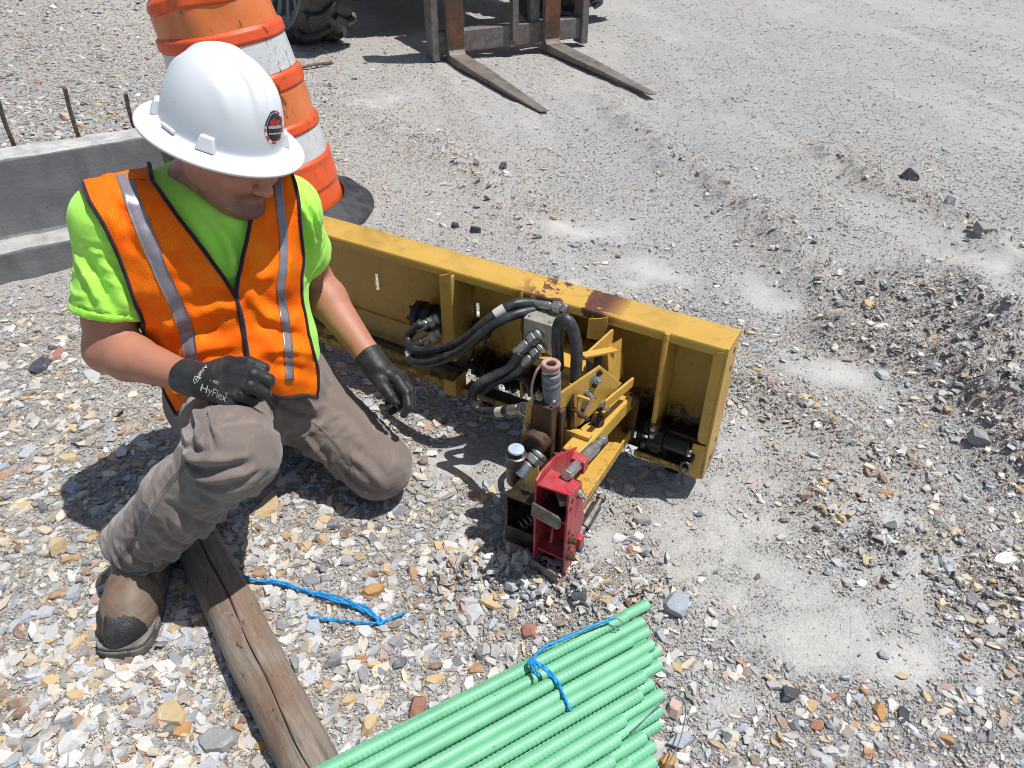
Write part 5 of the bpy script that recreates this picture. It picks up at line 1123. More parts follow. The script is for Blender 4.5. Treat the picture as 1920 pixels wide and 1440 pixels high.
def rough_block(name, x0, x1, y0, y1, z0, z1, nx_, m, parent, amp, seed):
    ny_, nz_ = max(2, int((y1 - y0) / .03)), max(2, int((z1 - z0) / .03)); bm = bmesh.new(); bmesh.ops.create_cube(bm, size=1)
    for ax, cuts in ((0, nx_), (1, ny_), (2, nz_)):
        ed = [e for e in bm.edges if abs((e.verts[0].co - e.verts[1].co)[ax]) > .9]; bmesh.ops.subdivide_edges(bm, edges=ed, cuts=cuts, use_grid_fill=True)
    V = np.array([v.co[:] for v in bm.verts]); V = (V + .5) * np.array([x1 - x0, y1 - y0, z1 - z0]) + np.array([x0, y0, z0]); n1 = np.stack([vnoise(V * 14, seed + i) - .5 for i in range(3)], -1) + .4 * np.stack([vnoise(V * 45, seed + 5 + i) - .5 for i in range(3)], -1)
    edge = (np.abs(V[:, 1] - y0) < .004) & (np.abs(V[:, 2] - z1) < .004); n1[edge, 2] -= .35; n1[edge, 1] += .2
    V += n1 * amp
    for v, p in zip(bm.verts, V): v.co = p
    me = bpy.data.meshes.new(name); bm.to_mesh(me); bm.free(); return link(name, me, m, parent, smooth=True)
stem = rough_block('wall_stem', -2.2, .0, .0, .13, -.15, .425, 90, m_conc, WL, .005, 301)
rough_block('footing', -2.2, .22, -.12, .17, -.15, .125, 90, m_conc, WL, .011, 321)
def rebar_tube(p, q, r=.0078):
    p, q = np.array(p), np.array(q); n = int(np.linalg.norm(q - p) / .003); rr = [r * (1 + .10 * (math.sin(i * 1.35) > .1)) for i in range(n)]
    bend = nrm_(np.cross(q - p, (0, 0, 1)) + 1e-6) * .006; return MB().tube([p + (q - p) * i / (n - 1) + bend * math.sin(3 * i / n) for i in range(n)], rr, 8)
def loc_w(p): return np.array(WL.matrix_basis.inverted() @ Vector(p)) if False else np.array([(np.array(p)[:2] - W1) @ WD, (np.array(p)[:2] - W1) @ WN, p[2]])
for b_, t_, z, hh in (((31, 279), (-4, 185), .40, .30), ((151, 262), (122, 165), .40, .30), ((255, 244), (236, 175), .40, .24), ((66, 428), (43, 364), .11, .19)):
    a = G(*b_, z); db = (a - CAMP) @ _Dv; e_ = Dp(*t_, db - hh * _sp * .95); rebar_tube(loc_w(a - (e_ - a) * .15), loc_w(e_)).build('starter_bar', m_bar, WL, smooth='all')

# ------------------------------------------------------------------ traffic drum
def orange(name, c0, c1, scuff, rough=.45, hatch=False):
    t = NT(name); n = t.noise(6, 5, .65); c = t.mix(t.ramp(n, [(.3, 0), (.7, 1)]), c0, c1)
    d = t.ramp(t.noise(12, 7, .8, 1.2), [(.56, 0), (.66, 1)]); c = t.mix(t.math('MULTIPLY', d, .8), c, scuff)
    k = t.ramp(t.noise(16, 5, .8, 0, t.mapping((1, 1, .35))), [(.60, 0), (.64, 1)]); c = t.mix(t.math('MULTIPLY', k, .8), c, (.05, .025, .015))
    if hatch:
        v = t.voro(170); c = t.mix(t.math('MULTIPLY', t.ramp(v, [(.25, .35), (.4, 0)]), 1), c, (.3, .29, .28))
    t.setv('Base Color', c); t.setv('Roughness', rough); t.bump(t.noise(25, 4), .15, .006); return t.m
m_or = orange('orange_drum_plastic', (.66, .075, .014), (.76, .11, .022), (.45, .12, .06)); m_os = orange('orange_reflective_sheeting', (.62, .15, .03), (.72, .20, .045), (.45, .22, .1), .35, True); m_ws = orange('white_reflective_sheeting', (.52, .54, .55), (.64, .66, .67), (.36, .36, .35), .35, True)
m_rub = simple('black_tyre_rubber', (.022, .023, .026), .45, 0, .4, 20, .25, 60, dirt=(.10, .10, .10), dirt_amt=.5)
DB = G(523, 393); DR = empty('traffic_drum', (DB[0], DB[1], hz(DB[0], DB[1]))); DR.rotation_euler = (R_(-2), R_(-7.5), 0)
tag(DR, 'leaning orange traffic drum with white bands and crumpled top on a black rubber base', 'traffic drum')
PROF = [(0, .298), (.018, .302), (.10, .296), (.112, .302), (.20, .296), (.228, .298), (.236, .284), (.352, .278), (.356, .287), (.392, .285), (.398, .272), (.53, .266), (.536, .275), (.592, .273), (.60, .257), (.725, .246), (.731, .255), (.772, .252), (.778, .236), (.88, .224), (.886, .23), (.93, .224), (.952, .205), (.962, .175), (.965, .12), (.966, .01)]
pz = [p[0] for p in PROF]; pr_ = [p[1] for p in PROF]
def crumple(V):
    V = np.array(V); a = np.arctan2(V[:, 1], V[:, 0]); k = sstep(.62, .95, V[:, 2]); rr = np.hypot(V[:, 0], V[:, 1])
    dn = (vnoise(np.c_[np.cos(a) * 2.2 + 5, np.sin(a) * 2.2 + 5, V[:, 2] * 5], 401) - .5); left = np.exp(-((np.angle(np.exp(1j * (a - R_(215)))) / .55) ** 2)) * np.exp(-((V[:, 2] - .95) / .10) ** 2); crease = np.exp(-((np.angle(np.exp(1j * (a - R_(245)))) / .16) ** 2)) * sstep(.72, .93, V[:, 2])
    s = 1 + k * dn * .16 - crease * .10 + left * .10; V[:, 0] *= s; V[:, 1] *= s; V[:, 2] += (V[:, 2] > .88) * (dn * .06 - left * .03) - .05 * sstep(.2, .0, rr) * (V[:, 2] > .9)
    s2 = 1 + (vnoise(np.c_[np.cos(a) * 1.6 + 9, np.sin(a) * 1.6, V[:, 2] * 3], 402) - .5) * .05; V[:, 0] *= s2; V[:, 1] *= s2; return V
def band(name, z0, z1, dr, m, parent=DR):
    nz, nt = max(2, int((z1 - z0) / .006)), 96; V = []
    for i in range(nz + 1):
        z = z0 + (z1 - z0) * i / nz; r = np.interp(z, pz, pr_) + dr
        for j in range(nt): a = 2 * math.pi * j / nt; V.append((r * math.cos(a), r * math.sin(a), z))
    V = crumple(V); i = np.arange(nz)[:, None] * nt; j = np.arange(nt)[None]; k = (j + 1) % nt; F = np.stack([(i + j).ravel(), (i + k).ravel(), (i + nt + k).ravel(), (i + nt + j).ravel()], -1)
    return np_mesh(name, V, F, m, parent, True)
brl = band('barrel', 0, .966, 0, m_or)
for z0, z1, m in ((.238, .350, m_ws), (.40, .528, m_os), (.602, .723, m_ws), (.78, .878, m_os)): band('reflective_band', z0, z1, .0016, m)
MB().tube(catmull([(-.13, -.08, .945), (-.14, -.09, 1.0), (-.05, -.05, 1.04), (.06, .0, 1.03), (.11, .04, .95)], 6), [.02] * 25, 10).build('handle', m_or, DR, smooth='all')
rb_ = MB().lathe((0, 0, 0), (0, 0, 1), [(.0, .29), (.0, .43), (.012, .435), (.03, .42), (.052, .36), (.075, .325), (.08, .308), (.06, .302)], 72, False)
V_ = np.array(rb_.v); V_[:, 2] += .006 * np.sin(np.arctan2(V_[:, 1], V_[:, 0]) * 60) * (np.hypot(V_[:, 0], V_[:, 1]) > .41) - .01; rb_.v = [tuple(v) for v in V_]
rb_.build('rubber_base', m_rub, DR, smooth=True).rotation_euler = (R_(2), R_(7.5), 0)

# ------------------------------------------------------------------ telehandler at the back (only its feet show)
TC = np.array([-.07, 6.06]); fw = nrm_(np.array([.445, -.895])); T = empty('telehandler', (TC[0], TC[1], 0), math.atan2(-fw[0], fw[1]) )
tag(T, 'rough terrain forklift with treaded tyre and rusty pallet forks lowered to the ground', 'forklift')
T.rotation_euler.z = math.atan2(fw[1], fw[0])           # local X forward (towards the tines' tips), local Y to the machine's left
m_fork = simple('weathered_fork_steel', (.21, .175, .145), .6, .45, .5, 14, .25, 90, dirt=(.26, .23, .20), dirt_amt=.7)
m_shank = simple('worn_orange_fork_paint', (.24, .095, .05), .65, .2, .5, 18, .3, 90, dirt=(.09, .055, .04), dirt_amt=.95)
m_car = simple('dusty_carriage_steel', (.19, .19, .185), .7, .2, .4, 20, .25, 90, dirt=(.17, .105, .07), dirt_amt=.6)
m_body = simple('faded_machine_paint', (.34, .24, .08), .6, 0, .3, 8); m_under = simple('oily_undercarriage', (.05, .045, .04), .6, .2, .4, 20)
for y in (.40, -.40):
    b = MB(); b.prism([(0, y - .065, .0), (.055, y - .065, .0), (1.40, y - .065, .012), (1.41, y - .065, .02), (.5, y - .065, .05), (.07, y - .065, .062), (.05, y - .065, .09), (.05, y - .065, 1.05), (0, y - .065, 1.05)], (0, .13, 0))
    V_ = []
    for v in b.v:
        k = max(0, (v[0] - .55) / .86); V_.append((v[0], y + (v[1] - y) * (1 - .55 * k * k), v[2] + .004))
    b.v = V_; o = b.build('fork_tine', m_fork, T, .006, True)
    b = MB(); b.box((.051, y - .062, .11), (.054, y + .062, 1.04)); b.build('fork_shank_face', m_shank, o)
MB().box((-.10, -.55, .06), (-.005, .74, .21)).build('carriage_rail', m_car, T, .008); MB().box((-.10, -.55, .86), (-.005, .70, .98)).build('carriage_rail', m_car, T, .008)
for y in (-.545, .71):
    b = MB(); b.box((-.11, y - .03, .02), (.02, y + .03, 1.3)); b.build('carriage_post', m_car, T, .006)
b = MB(); b.box((-.03, .07, .10), (.03, .12, 1.2)); b.box((-.09, -.42, .20), (-.03, -.30, .86)); b.box((-.09, .25, .20), (-.03, .33, .86)); b.build('guard_bar', m_car, T, .004)
b = MB(); b.prism([(-.1, -.30, .20), (-.35, -.30, .3), (-.7, -.30, .75), (-.6, -.30, .95), (-.1, -.30, .8)], (0, .05, 0)); b.prism([(-.1, .25, .20), (-.35, .25, .3), (-.7, .25, .75), (-.6, .25, .95), (-.1, .25, .8)], (0, .05, 0)); b.cyl((-.3, -.3, .42), (-.3, .3, .42), .05, n=16); b.build('boom_head', m_under, T, .006)
b = MB(); b.beam((-.5, 0, .8), (-3.6, 0, 1.9), .30, .36); b.build('boom', m_body, T, .02)
b = MB(); b.box((-4.4, -.55, .48), (-1.0, .55, 1.05)); b.box((-1.05, -.75, .50), (-.75, .75, .80)); b.box((-4.0, .6, .6), (-1.5, 1.15, 1.2)); b.build('chassis', m_body, T, .03)
b = MB(); b.box((-3.2, -1.15, .9), (-1.7, -.35, 2.3)); b.build('cab', m_body, T, .06)
b = MB(); b.cyl((-1.05, -1.0, .62), (-1.05, 1.0, .62), .10, n=14); b.cyl((-3.9, -1.0, .62), (-3.9, 1.0, .62), .10, n=14); b.build('axle', m_under, T)
m_rim = simple('dusty_grey_rim', (.20, .21, .22), .6, .2, .3, 25, .1, dirt=(.35, .33, .30), dirt_amt=.5)
def wheel(x, y, s, yaw=0):
    b = MB(); R0, wd = .62, .22
    b.lathe((x, y - wd, R0), (x, y + wd, R0), [(.0, .46), (.0, .50), (.015, .55), (.05, .58), (.10, .592), (.34, .592), (.39, .58), (.425, .55), (.44, .50), (.44, .46)], 64, False)
    for i in range(18):
        for sd in (-1, 1):
            a = 2 * math.pi * (i + (.5 if sd > 0 else 0)) / 18; P_ = []
            for k, (yy, da, rr) in enumerate(((.005, .12, .60), (.12, .0, .608), (.222, -.04, .58), (.228, -.04, .53))): aa = a + da; P_.append(Vector((x + math.sin(aa) * rr, y + sd * yy, R0 - math.cos(aa) * rr)))
            for p, q in zip(P_[:-1], P_[1:]):
                rad = (Vector((p.x - x, 0, p.z - R0))).normalized(); b.beam(p, q, .05, .035, up=tuple(rad))
    w = b.build('wheel', m_rub, T, .004, True)
    b = MB(); yo = y + s * wd; b.lathe((x, yo - s * .30, R0), (x, yo, R0), [(.0, .05), (.02, .2), (.10, .30), (.20, .42), (.30, .475), (.31, .465), (.27, .43), (.22, .36)], 40, False)
    for i in range(16):
        a = 2 * math.pi * i / 16; d = Vector((math.cos(a), 0, math.sin(a))); b.beam(Vector((x, yo - s * .16, R0)) + d * .12, Vector((x, yo - s * .03, R0)) + d * .46, .05, .02, up=(0, 1, 0))
    b.cyl((x, yo - s * .26, R0), (x, yo - s * .10, R0), .11, .09, n=20); b.build('rim', m_rim, w, .003, True)
    if yaw: w.matrix_basis = Matrix.Translation((x, y, 0)) @ Matrix.Rotation(yaw, 4, 'Z') @ Matrix.Translation((-x, -y, 0))
for x, y, s, yaw in ((-.93, -1.31, -1, R_(20)), (-1.12, 1.15, 1, R_(20)), (-3.9, -1.15, -1, 0), (-3.9, 1.15, 1, 0)): wheel(x, y, s, yaw)

# ------------------------------------------------------------------ weathered timber
TA, TB = G(352, 985), G(600, 1480); td = nrm_(TB[:2] - TA[:2]); TBx = TA[:2] + td * 1.25
t = NT('weathered_timber'); mp = t.mapping((1.2, 14, 14)); n = t.noise(6, 6, .65, .4, mp); c = t.mix(t.ramp(n, [(.3, 0), (.7, 1)]), (.115, .088, .068), (.31, .255, .205))
br = t.ramp(t.noise(5, 5, .6, .5), [(.48, 0), (.62, 1)]); c = t.mix(t.math('MULTIPLY', br, .6), c, (.18, .10, .06)); spn = t.ramp(t.noise(28, 4, .7, 1.0, t.mapping((1, 1.6, 1.6))), [(.62, 0), (.68, 1)]); c = t.mix(t.math('MULTIPLY', spn, .8), c, (.02, .018, .02))
lt = t.ramp(t.noise(70, 4, .7, .6, t.mapping((.5, 1, 1))), [(.66, 0), (.72, 1)]); c = t.mix(t.math('MULTIPLY', lt, .7), c, (.42, .36, .29)); gd = t.xyz()[1]; c = t.mix(t.math('MULTIPLY', t.ramp(t.math('ABSOLUTE', gd), [(.035, 0), (.055, .6)]), 1), c, (.27, .24, .20))
t.setv('Base Color', c); t.setv('Roughness', .78); t.bump(t.math('ADD', t.math('MULTIPLY', n, 1.2), t.math('ADD', t.noise(60, 4, .7), t.math('MULTIPLY', spn, -1))), .5, .004); m_wood = t.m
lw = []; cs = [(.062, .012), (.064, .035), (.060, .06), (.048, .079), (.030, .088), (.005, .0915), (.0016, .089), (.0, .078), (-.0016, .089), (-.005, .0915), (-.030, .088), (-.048, .079), (-.060, .06), (-.064, .035), (-.062, .012), (-.045, .0), (.045, .0)]
nl = 220; Vt = []
for i in range(nl):
    x = 1.25 * i / (nl - 1); cr = .006 * math.sin(x * 7) + .003 * math.sin(x * 23)
    for y, z in cs: Vt.append((x, y + (cr if abs(y) < .006 else 0), z))
Vt = np.array(Vt) * np.array([1, .82, .86]); dd_ = (vnoise(Vt * np.array([6, 20, 20]), 501) - .5) * .007 + (vnoise(Vt * np.array([22, 60, 60]), 502) - .5) * .003; Vt[:, 2] += dd_ * (Vt[:, 2] > .02); Vt[:, 1] += dd_ * np.sign(Vt[:, 1]) * .8
m_ = len(cs); i = np.arange(nl - 1)[:, None] * m_; j = np.arange(m_)[None]; k = (j + 1) % m_; Ft = np.stack([(i + j).ravel(), (i + k).ravel(), (i + m_ + k).ravel(), (i + m_ + j).ravel()], -1)
b = MB(); b.v = [tuple(v) for v in Vt]; b.f = [tuple(f) for f in Ft[:, ::-1]] + [tuple(range(m_)), tuple(range((nl - 1) * m_, nl * m_))[::-1]]
tim = b.build('timber_post', m_wood, None, smooth=True); tim.location = (TA[0], TA[1], .004); tim.rotation_euler.z = math.atan2(td[1], td[0])
tag(tim, 'weathered brown timber with long crack lying on gravel beside the boot', 'timber')

# ------------------------------------------------------------------ bundle of green coated bars, resting on the timber at its near end
t = NT('green_epoxy_coating'); n = t.noise(14, 4); c = t.mix(t.ramp(n, [(.3, 0), (.7, 1)]), (.150, .43, .25), (.205, .52, .31)); c = t.mix(t.math('MULTIPLY', t.ramp(t.noise(60, 5, .75), [(.64, 0), (.7, 1)]), .5), c, (.42, .58, .46)); c = t.mix(t.math('MULTIPLY', t.ramp(t.noise(50, 3, .6, 0, t.mapping((1, 1, 1), (0, 0, 0), (5, 3, 2))), [(.74, 0), (.77, 1)]), .8), c, (.20, .10, .05))
t.setv('Base Color', c); t.setv('Roughness', t.math('ADD', .33, t.math('MULTIPLY', n, .25))); t.bump(t.noise(160, 3), .1, .002); m_grn = t.m
E0 = G(1205, 1140, .02); E1 = G(622, 1440, .10) ; bd = nrm_(E1 - E0); bc = nrm_(np.cross(bd, (0, 0, 1))); bc = bc if bc[1] < 0 else -bc; bu = np.cross(bc, bd); bu = bu if bu[2] > 0 else -bu
BR = .0121
def bar_mesh():
    step, ln, n = .0018, 1.3, 16; m = int(ln / step); A = 2 * np.pi * np.arange(n) / n; V = []
    for i in range(m):
        x = i * step; ph = (x / .0098 + np.abs(np.angle(np.exp(1j * (A - np.pi / 2)))) / np.pi * 1.5) % 1; r = BR * (.965 + .085 * np.exp(-((ph - .5) / .17) ** 2) + .075 * (np.abs(np.cos(A)) > .96))
        V.append(np.stack([np.full(n, x), np.cos(A) * r, np.sin(A) * r], -1))
    V = np.concatenate(V); i = np.arange(m - 1)[:, None] * n; j = np.arange(n)[None]; k = (j + 1) % n; F = np.stack([(i + j).ravel(), (i + n + j).ravel(), (i + n + k).ravel(), (i + k).ravel()], -1)
    me = bpy.data.meshes.new('green_bar'); me.from_pydata(V.tolist(), [], F.tolist() + [list(range(n)), list(range((m - 1) * n, m * n))[::-1]]); me.polygons.foreach_set('use_smooth', [True] * len(me.polygons)); me.set_sharp_from_angle(angle=R_(55)); me.materials.append(m_grn); return me
bme = bar_mesh(); Bx = Matrix((bd, bc, bu)).transposed().to_4x4(); sp_ = BR * 2.12; rows = []
ORD = ['first', 'second', 'third', 'fourth', 'fifth', 'sixth', 'seventh', 'eighth', 'ninth', 'tenth', 'eleventh', 'twelfth', 'thirteenth', 'fourteenth', 'fifteenth', 'sixteenth']
rg2 = np.random.default_rng(5); k = 0
ENDS = {0: [0, .05, .0, .0, .01, -.01, .0, -.005, .0, .0, .0, .01, .02, .05, .06, .05], 1: [.05, .02, .01, .02, .0, .0, .01, .0, .02, .05, .1, .1, .1, .08, .07], 2: [.05, .02, .03, .04, .05, .1, .11, .15, .13]}
LN = {0: 'bottom layer', 1: 'middle layer', 2: 'top layer'}
for lay, nb in ((0, 15), (1, 14), (2, 9)):
    for i_ in range(nb):
        o = bpy.data.objects.new('green_rebar', bme); COL.objects.link(o)
        off = (i_ + .5 * lay + (2 if lay == 2 else 0)) * sp_ + rg2.normal(0, .0015); en = ENDS[lay][i_] + rg2.normal(0, .010) + (.02 if lay == 0 and 0 < i_ else 0)
        p = E0 + bc * off + bu * (lay * sp_ * .83 + BR * .2) + bd * (en + .68 * off)
        tw = Matrix.Rotation(rg2.uniform(0, 6.28), 4, 'X') @ Matrix.Rotation(rg2.normal(0, .004), 4, 'Z')
        o.matrix_world = Matrix.Translation(Vector(p)) @ Bx @ tw
        tag(o, 'green epoxy-coated ribbed bar, %s from the far edge in the %s of the bundle' % (ORD[i_], LN[lay]), 'rebar', 'green bars tied in a bundle')
BT = lambda x, y: G(x, y, .085)
# ------------------------------------------------------------------ twine and tie wire
t = NT('blue_poly_twine'); w_ = t.noise(240, 3, .6, 0, t.mapping((1, 1, 1))); t.setv('Base Color', t.mix(t.ramp(w_, [(.35, 0), (.65, 1)]), (.004, .19, .52), (.02, .36, .78))); t.setv('Roughness', .42); t.bump(w_, .5, .002); m_tw = t.m
def strands(px, zf, n, spread, r, seed, lump=None):
    b = MB(); rg = np.random.default_rng(seed); base = [zf(x, y) for x, y in px]
    for s in range(n):
        P_ = [p + np.array([rg.normal(0, spread), rg.normal(0, spread), abs(rg.normal(0, .002)) + s * .0012]) * (1 if 0 < i < len(base) - 1 else .5) for i, p in enumerate(base)]
        C = catmull(P_, 10); C = [c + np.array([0, 0, .0012 * math.sin(i * 1.1 + s)]) for i, c in enumerate(C)]; b.tube(C, [r * (1 + .25 * math.sin(i * 1.7 + s)) for i in range(len(C))], 6)
    return b
gz_ = lambda x, y: Gt(x, y) + np.array([0, 0, .012])
b = strands([(416, 1026), (440, 1072), (478, 1092), (525, 1102), (580, 1116), (640, 1132), (685, 1150), (714, 1172)], gz_, 4, .0045, .0024, 3)
for q in (strands([(712, 1174), (690, 1174), (650, 1171), (615, 1168), (580, 1162)], gz_, 2, .0012, .0022, 4), strands([(708, 1176), (735, 1167), (762, 1154)], gz_, 2, .001, .0026, 5)): b.add(q.v, q.f)
kp = gz_(713, 1173); b.tube([kp + np.array([.006 * math.cos(a), .006 * math.sin(a), .003 + .002 * math.sin(2 * a)]) for a in np.linspace(0, 10, 30)], .0028, 6)
tag(b.build('twine', m_tw, smooth='all'), 'loose bright blue twine with a knot lying on gravel right of the timber', 'twine')
top_z = lambda dz: (lambda x, y: G(x, y, dz))
b = strands([(1150, 1160), (1110, 1178), (1060, 1198), (1020, 1215), (996, 1240)], top_z(.088), 3, .0022, .0028, 6)
for q in (strands([(996, 1240), (1020, 1252), (1045, 1280), (1058, 1310), (1070, 1333)], top_z(.112), 3, .002, .0026, 7), strands([(996, 1240), (1002, 1255), (1010, 1270)], top_z(.112), 2, .002, .002, 8)): b.add(q.v, q.f)
kp = G(997, 1242, .108); b.tube([kp + np.array([.007 * math.cos(a), .007 * math.sin(a), .003 * math.sin(2 * a)]) for a in np.linspace(0, 12, 30)], .003, 6)
tag(b.build('twine', m_tw, smooth='all'), 'bright blue twine tied round the bundle of green bars', 'twine')
m_wire2 = simple('tie_wire', (.12, .17, .19), .5, .4)
b = MB().tube(catmull([G(1180, 1375, .11), G(1212, 1345, .12), G(1240, 1318, .115), G(1268, 1304, .075), G(1285, 1325, .05), G(1282, 1360, .035), G(1270, 1400, .03), G(1245, 1445, .02)], 8), .0012, 6)
tag(b.build('tie_wire', m_wire2, smooth='all'), 'thin looping wire at the lower right end of the green bars', 'wire')
b = MB().tube(catmull([G(1025, 1150, .012), G(1060, 1160, .02), G(1080, 1185, .02)], 8), .001, 6); b.tube(catmull([G(1120, 1170, .085), G(1155, 1160, .09), G(1168, 1172, .085), G(1145, 1175, .085), G(1160, 1180, .08)], 8), .0012, 6)
tag(b.build('tie_wire', m_wire2, smooth='all'), 'twisted thin wire at the upper tip of the green bars', 'wire')
p_, q_ = Gt(556, 132), Gt(622, 121); tag(MB().tube([p_ + (0, 0, .012), (p_ + q_) / 2 + (0, 0, .02), q_ + (0, 0, .012)], .011, 8).build('steel_rod', m_bar, smooth='all'), 'short rusty rod lying on gravel by the tractor tyre', 'rod')

# ------------------------------------------------------------------ larger stones one can tell apart
def rock_mat(name, c0, c1, c2):
    t = NT(name); n = t.noise(14, 6, .65, .4); c = t.mix(t.ramp(n, [(.35, 0), (.62, 1)]), c0, c1); c = t.mix(t.math('MULTIPLY', t.ramp(t.noise(28, 5, .7, .8), [(.54, 0), (.64, 1)]), .8), c, c2)
    t.setv('Base Color', c); t.setv('Roughness', .82); t.setv('Specular IOR Level', .3); t.bump(t.math('ADD', n, t.noise(90, 5, .7)), .6, .006); return t.m
RM = {'pale grey': rock_mat('pale_grey_shale', (.42, .43, .44), (.53, .53, .52), (.36, .34, .31)), 'blue-grey': rock_mat('blue_grey_shale', (.34, .38, .43), (.46, .48, .51), (.50, .47, .42)), 'tan': rock_mat('tan_shale', (.50, .36, .19), (.56, .46, .31), (.42, .25, .11)), 'rusty orange': rock_mat('rusty_stone', (.40, .20, .07), (.50, .32, .15), (.16, .085, .05)),
      'white': rock_mat('white_stone', (.58, .57, .55), (.66, .65, .63), (.50, .44, .36)), 'dark slate': rock_mat('dark_slate', (.045, .05, .06), (.11, .115, .125), (.27, .27, .27)), 'reddish': rock_mat('reddish_stone', (.30, .13, .085), (.40, .23, .17), (.55, .48, .43)), 'pink': rock_mat('pink_stone', (.52, .36, .29), (.57, .45, .38), (.50, .30, .22)), 'grey': rock_mat('grey_stone', (.24, .24, .235), (.34, .335, .325), (.44, .43, .41))}
def rock(x, y, w, h, flat, col, label, tilt=.15, seed=0, ang=0, asp=.65):
    rg = np.random.default_rng(1000 + seed); p = Gt(x, y); m = ((p - CAMP) @ _Dv) / FOC; L_ = w * m / 2; 
    bm = bmesh.new(); nn_ = int(rg.integers(6, 9))
    for k in range(nn_):
        a = 2 * math.pi * (k + rg.uniform(-.3, .3)) / nn_; r = rg.uniform(.62, 1.1)
        for z in (-1, 1): 
            q = r * (1 if z < 0 else rg.uniform(.55, 1.0)); bm.verts.new((math.cos(a) * L_ * q, math.sin(a) * L_ * asp * q, z * L_ * flat * rg.uniform(.55, 1)))
    ch_ = bmesh.ops.convex_hull(bm, input=bm.verts); bmesh.ops.delete(bm, geom=list({g for g in ch_['geom_interior'] + ch_['geom_unused'] if isinstance(g, bmesh.types.BMVert)}), context='VERTS')
    bmesh.ops.dissolve_limit(bm, angle_limit=R_(7), verts=bm.verts, edges=bm.edges)
    me = bpy.data.meshes.new('rock'); bm.to_mesh(me); bm.free(); o = link('rock', me, RM[col], None, min(L_ * .02, .0012), False, 1); o.location = p + np.array([0, 0, L_ * flat * .55 + .002]); o.rotation_euler = (rg.normal(0, tilt), rg.normal(0, tilt), R_(ang) + rg.normal(0, .2))
    tag(o, label, 'rock', 'larger stones on the gravel')
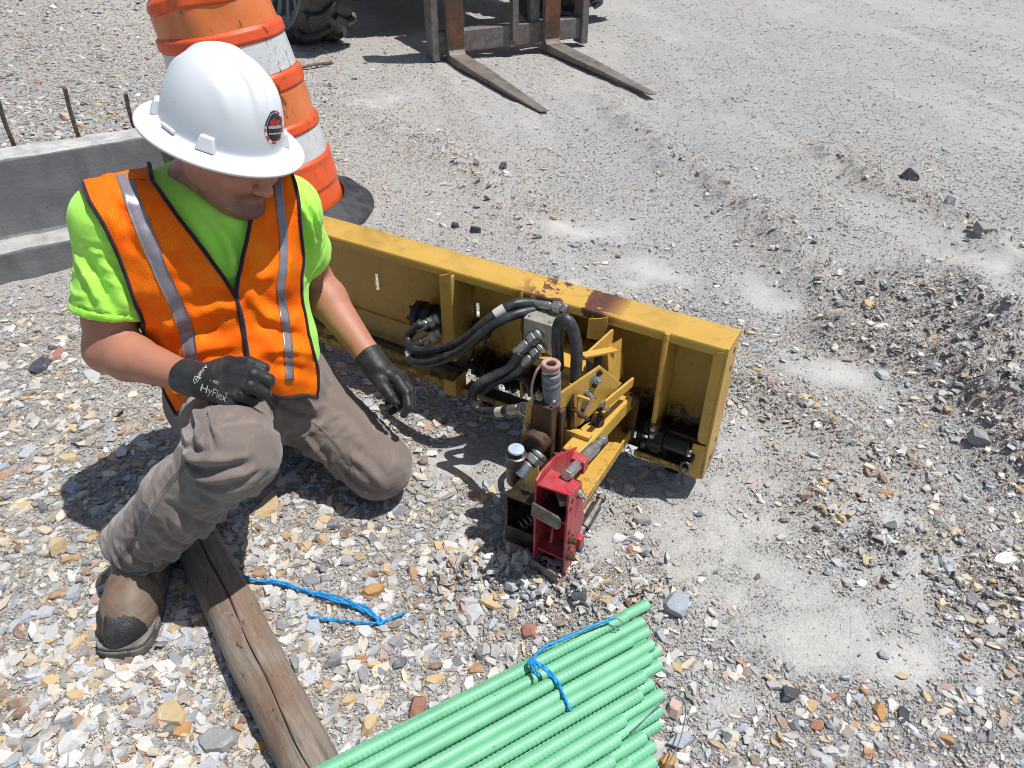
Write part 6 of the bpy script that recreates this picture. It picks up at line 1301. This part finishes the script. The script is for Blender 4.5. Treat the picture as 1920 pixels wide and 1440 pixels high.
ROCKS = [(55, 846, 56, 1, .10, 'blue-grey', 'flat blue-grey slab near the left edge, upper of two beside the shadow'), (135, 912, 52, 1, .10, 'blue-grey', 'flat blue-grey stone just left of the man\'s shadow'), (42, 952, 58, 1, .14, 'tan', 'pointed tan stone at the left edge below the blue-grey slab'), (128, 862, 48, 1, .2, 'tan', 'thin tan flake left of the man\'s shadow'),
 (172, 706, 62, 1, .12, 'pale grey', 'broken pale grey plate under the right elbow'), (78, 690, 70, 1, .22, 'dark slate', 'dark slate splinter at the left beside the brown stone'), (112, 668, 46, 1, .3, 'reddish', 'brown-red stone left of the man\'s elbow'), (110, 1030, 46, 1, .6, 'tan', 'striped tan stone standing on edge left of the shin'), (66, 1186, 50, 1, .35, 'white', 'rounded white stone with rusty rim left of the boot'), (146, 1208, 50, 1, .2, 'tan', 'tan stone beside the boot toe'),
 (318, 1334, 92, 1, .13, 'tan', 'large orange-tan slab below the boot'), (137, 1392, 92, 1, .3, 'white', 'big white stone at the bottom left corner'), (404, 1392, 100, 1, .22, 'grey', 'grey stone block at the bottom edge left of the timber'), (345, 1372, 46, 1, .25, 'rusty orange', 'rusty stone just below the orange-tan slab'), (493, 1402, 34, 1, .4, 'rusty orange', 'small orange stone touching the timber near the bottom edge'), (310, 1254, 62, 1, .12, 'white', 'crumbly white patch of rock right of the boot toe'),
 (500, 952, 78, 1, .16, 'tan', 'cracked tan slab between the knees'), (610, 978, 48, 1, .2, 'tan', 'tan stone in front of the kneeling knee'), (704, 1108, 56, 1, .25, 'rusty orange', 'orange-brown stone above the twine knot'), (727, 1122, 40, 1, .22, 'white', 'pale stone right of the orange-brown one by the twine'), (783, 1332, 62, 1, .4, 'reddish', 'reddish-brown stone against the far side of the green bars'), (693, 1362, 50, 1, .45, 'tan', 'tan and white block between the timber and the green bars'), (885, 1142, 80, 1, .16, 'pale grey', 'long pale grey splinter above the green bars'), (925, 1135, 60, 1, .16, 'tan', 'long tan splinter next to the pale grey splinter'), (992, 1186, 42, 1, .35, 'reddish', 'orange-red stone above the blue tie of the bundle'),
 (1268, 1140, 76, 1, .5, 'blue-grey', 'thick blue-grey block standing on edge right of the bar tips'), (1262, 1334, 56, 1, .5, 'pink', 'pink block at the right ends of the green bars'), (1273, 1392, 58, 1, .5, 'blue-grey', 'pale blue block below the pink block'), (1255, 1432, 46, 1, .4, 'rusty orange', 'orange stone under the pale blue block at the bottom edge'), (1158, 1010, 40, 1, .15, 'white', 'bright white flat chip right of the red bracket'), (1206, 978, 42, 1, .35, 'grey', 'grey oval stone right of the red bracket'), (1182, 1032, 22, 1, .3, 'reddish', 'small brown stone by the bright white chip'),
 (1880, 1052, 60, 1, .2, 'white', 'white slab at the right edge'), (1775, 1058, 52, 1, .15, 'blue-grey', 'flat grey slab left of the white slab at the right edge'), (1704, 336, 44, 1, .5, 'dark slate', 'dark clod in the upper right, farthest of three in a row'), (1780, 386, 50, 1, .4, 'white', 'pale clod between the dark clod and the grey clod'), (1838, 436, 44, 1, .5, 'grey', 'grey clod in the upper right, nearest of three in a row'), (1862, 772, 56, 1, .45, 'grey', 'grey boulder in the pile at the right edge'), (1810, 664, 40, 1, .4, 'grey', 'grey stone at the upper end of the right pile'), (1905, 735, 50, 1, .45, 'grey', 'grey stone cut by the right edge in the pile'), (1755, 690, 32, 1, .4, 'blue-grey', 'blue-grey cube on the rut left of the right pile'), (1630, 575, 34, 1, .3, 'tan', 'tan flake on the rut in the right half'), (1655, 705, 36, 1, .25, 'blue-grey', 'blue-grey flake between the housing and the right pile'), (1505, 745, 34, 1, .2, 'tan', 'tan splinter right of the yellow end plate'), (1572, 570, 30, 1, .3, 'grey', 'small grey stone beside the tan flake'),
 (893, 436, 26, 1, .6, 'dark slate', 'dark crumb behind the yellow top, larger of two'), (852, 426, 20, 1, .6, 'dark slate', 'dark crumb behind the yellow top, smaller of two'), (943, 315, 26, 1, .4, 'dark slate', 'dark blue stone below the left fork tip'), (125, 222, 34, 1, .3, 'pink', 'pink stone behind the concrete wall among the starter bars'), (186, 200, 22, 1, .3, 'tan', 'tan stone behind the concrete wall left of the helmet'), (1478, 1302, 52, 1, .3, 'dark slate', 'dark striped stone in the lower right'), (1560, 1308, 32, 1, .35, 'reddish', 'pinkish red stone right of the dark striped stone'), (1588, 1314, 34, 1, .3, 'white', 'white stone next to the pinkish red stone'), (1648, 1336, 46, 1, .35, 'rusty orange', 'orange stone in the lower right beside the purple one'), (1690, 1346, 46, 1, .3, 'dark slate', 'dark purple stone right of the orange stone'), (1577, 970, 26, 1, .3, 'tan', 'pale tan chip on the bare dust right of the housing'), (1660, 928, 34, 1, .3, 'rusty orange', 'orange stone right of the bare dust patch'), (1770, 1390, 44, 1, .4, 'rusty orange', 'orange-brown stone near the lower right corner'), (1735, 1310, 30, 1, .3, 'tan', 'small tan stone above the orange-brown one at lower right'), (1530, 1365, 36, 1, .35, 'reddish', 'brown stone low at the right of the green bars'), (1085, 1120, 44, 1, .4, 'dark slate', 'dark slate piece under the red bracket\'s rubble'), (960, 1098, 50, 1, .35, 'pale grey', 'pale grey lump left of the red bracket\'s foot'), (1120, 1098, 44, 1, .4, 'white', 'pale lump right of the red bracket\'s foot'), (1150, 1130, 40, 1, .35, 'blue-grey', 'blue-grey piece between the bracket and the bar tips'), (820, 1110, 42, 1, .3, 'grey', 'grey stone right of the twine\'s loose end'), (430, 1005, 26, 1, .3, 'blue-grey', 'small blue-grey stone in the shade by the timber'), (640, 1360, 30, 1, .3, 'pale grey', 'pale grey chip between timber and bars'), (930, 1010, 30, 1, .3, 'grey', 'grey stone in the bracket\'s shadow')]
for n_, r in enumerate(ROCKS): rock(*r[:7], tilt=.12 + .12 * (r[4] > .3), seed=n_, ang=rng.uniform(0, 360), asp=rng.uniform(.5, .85))
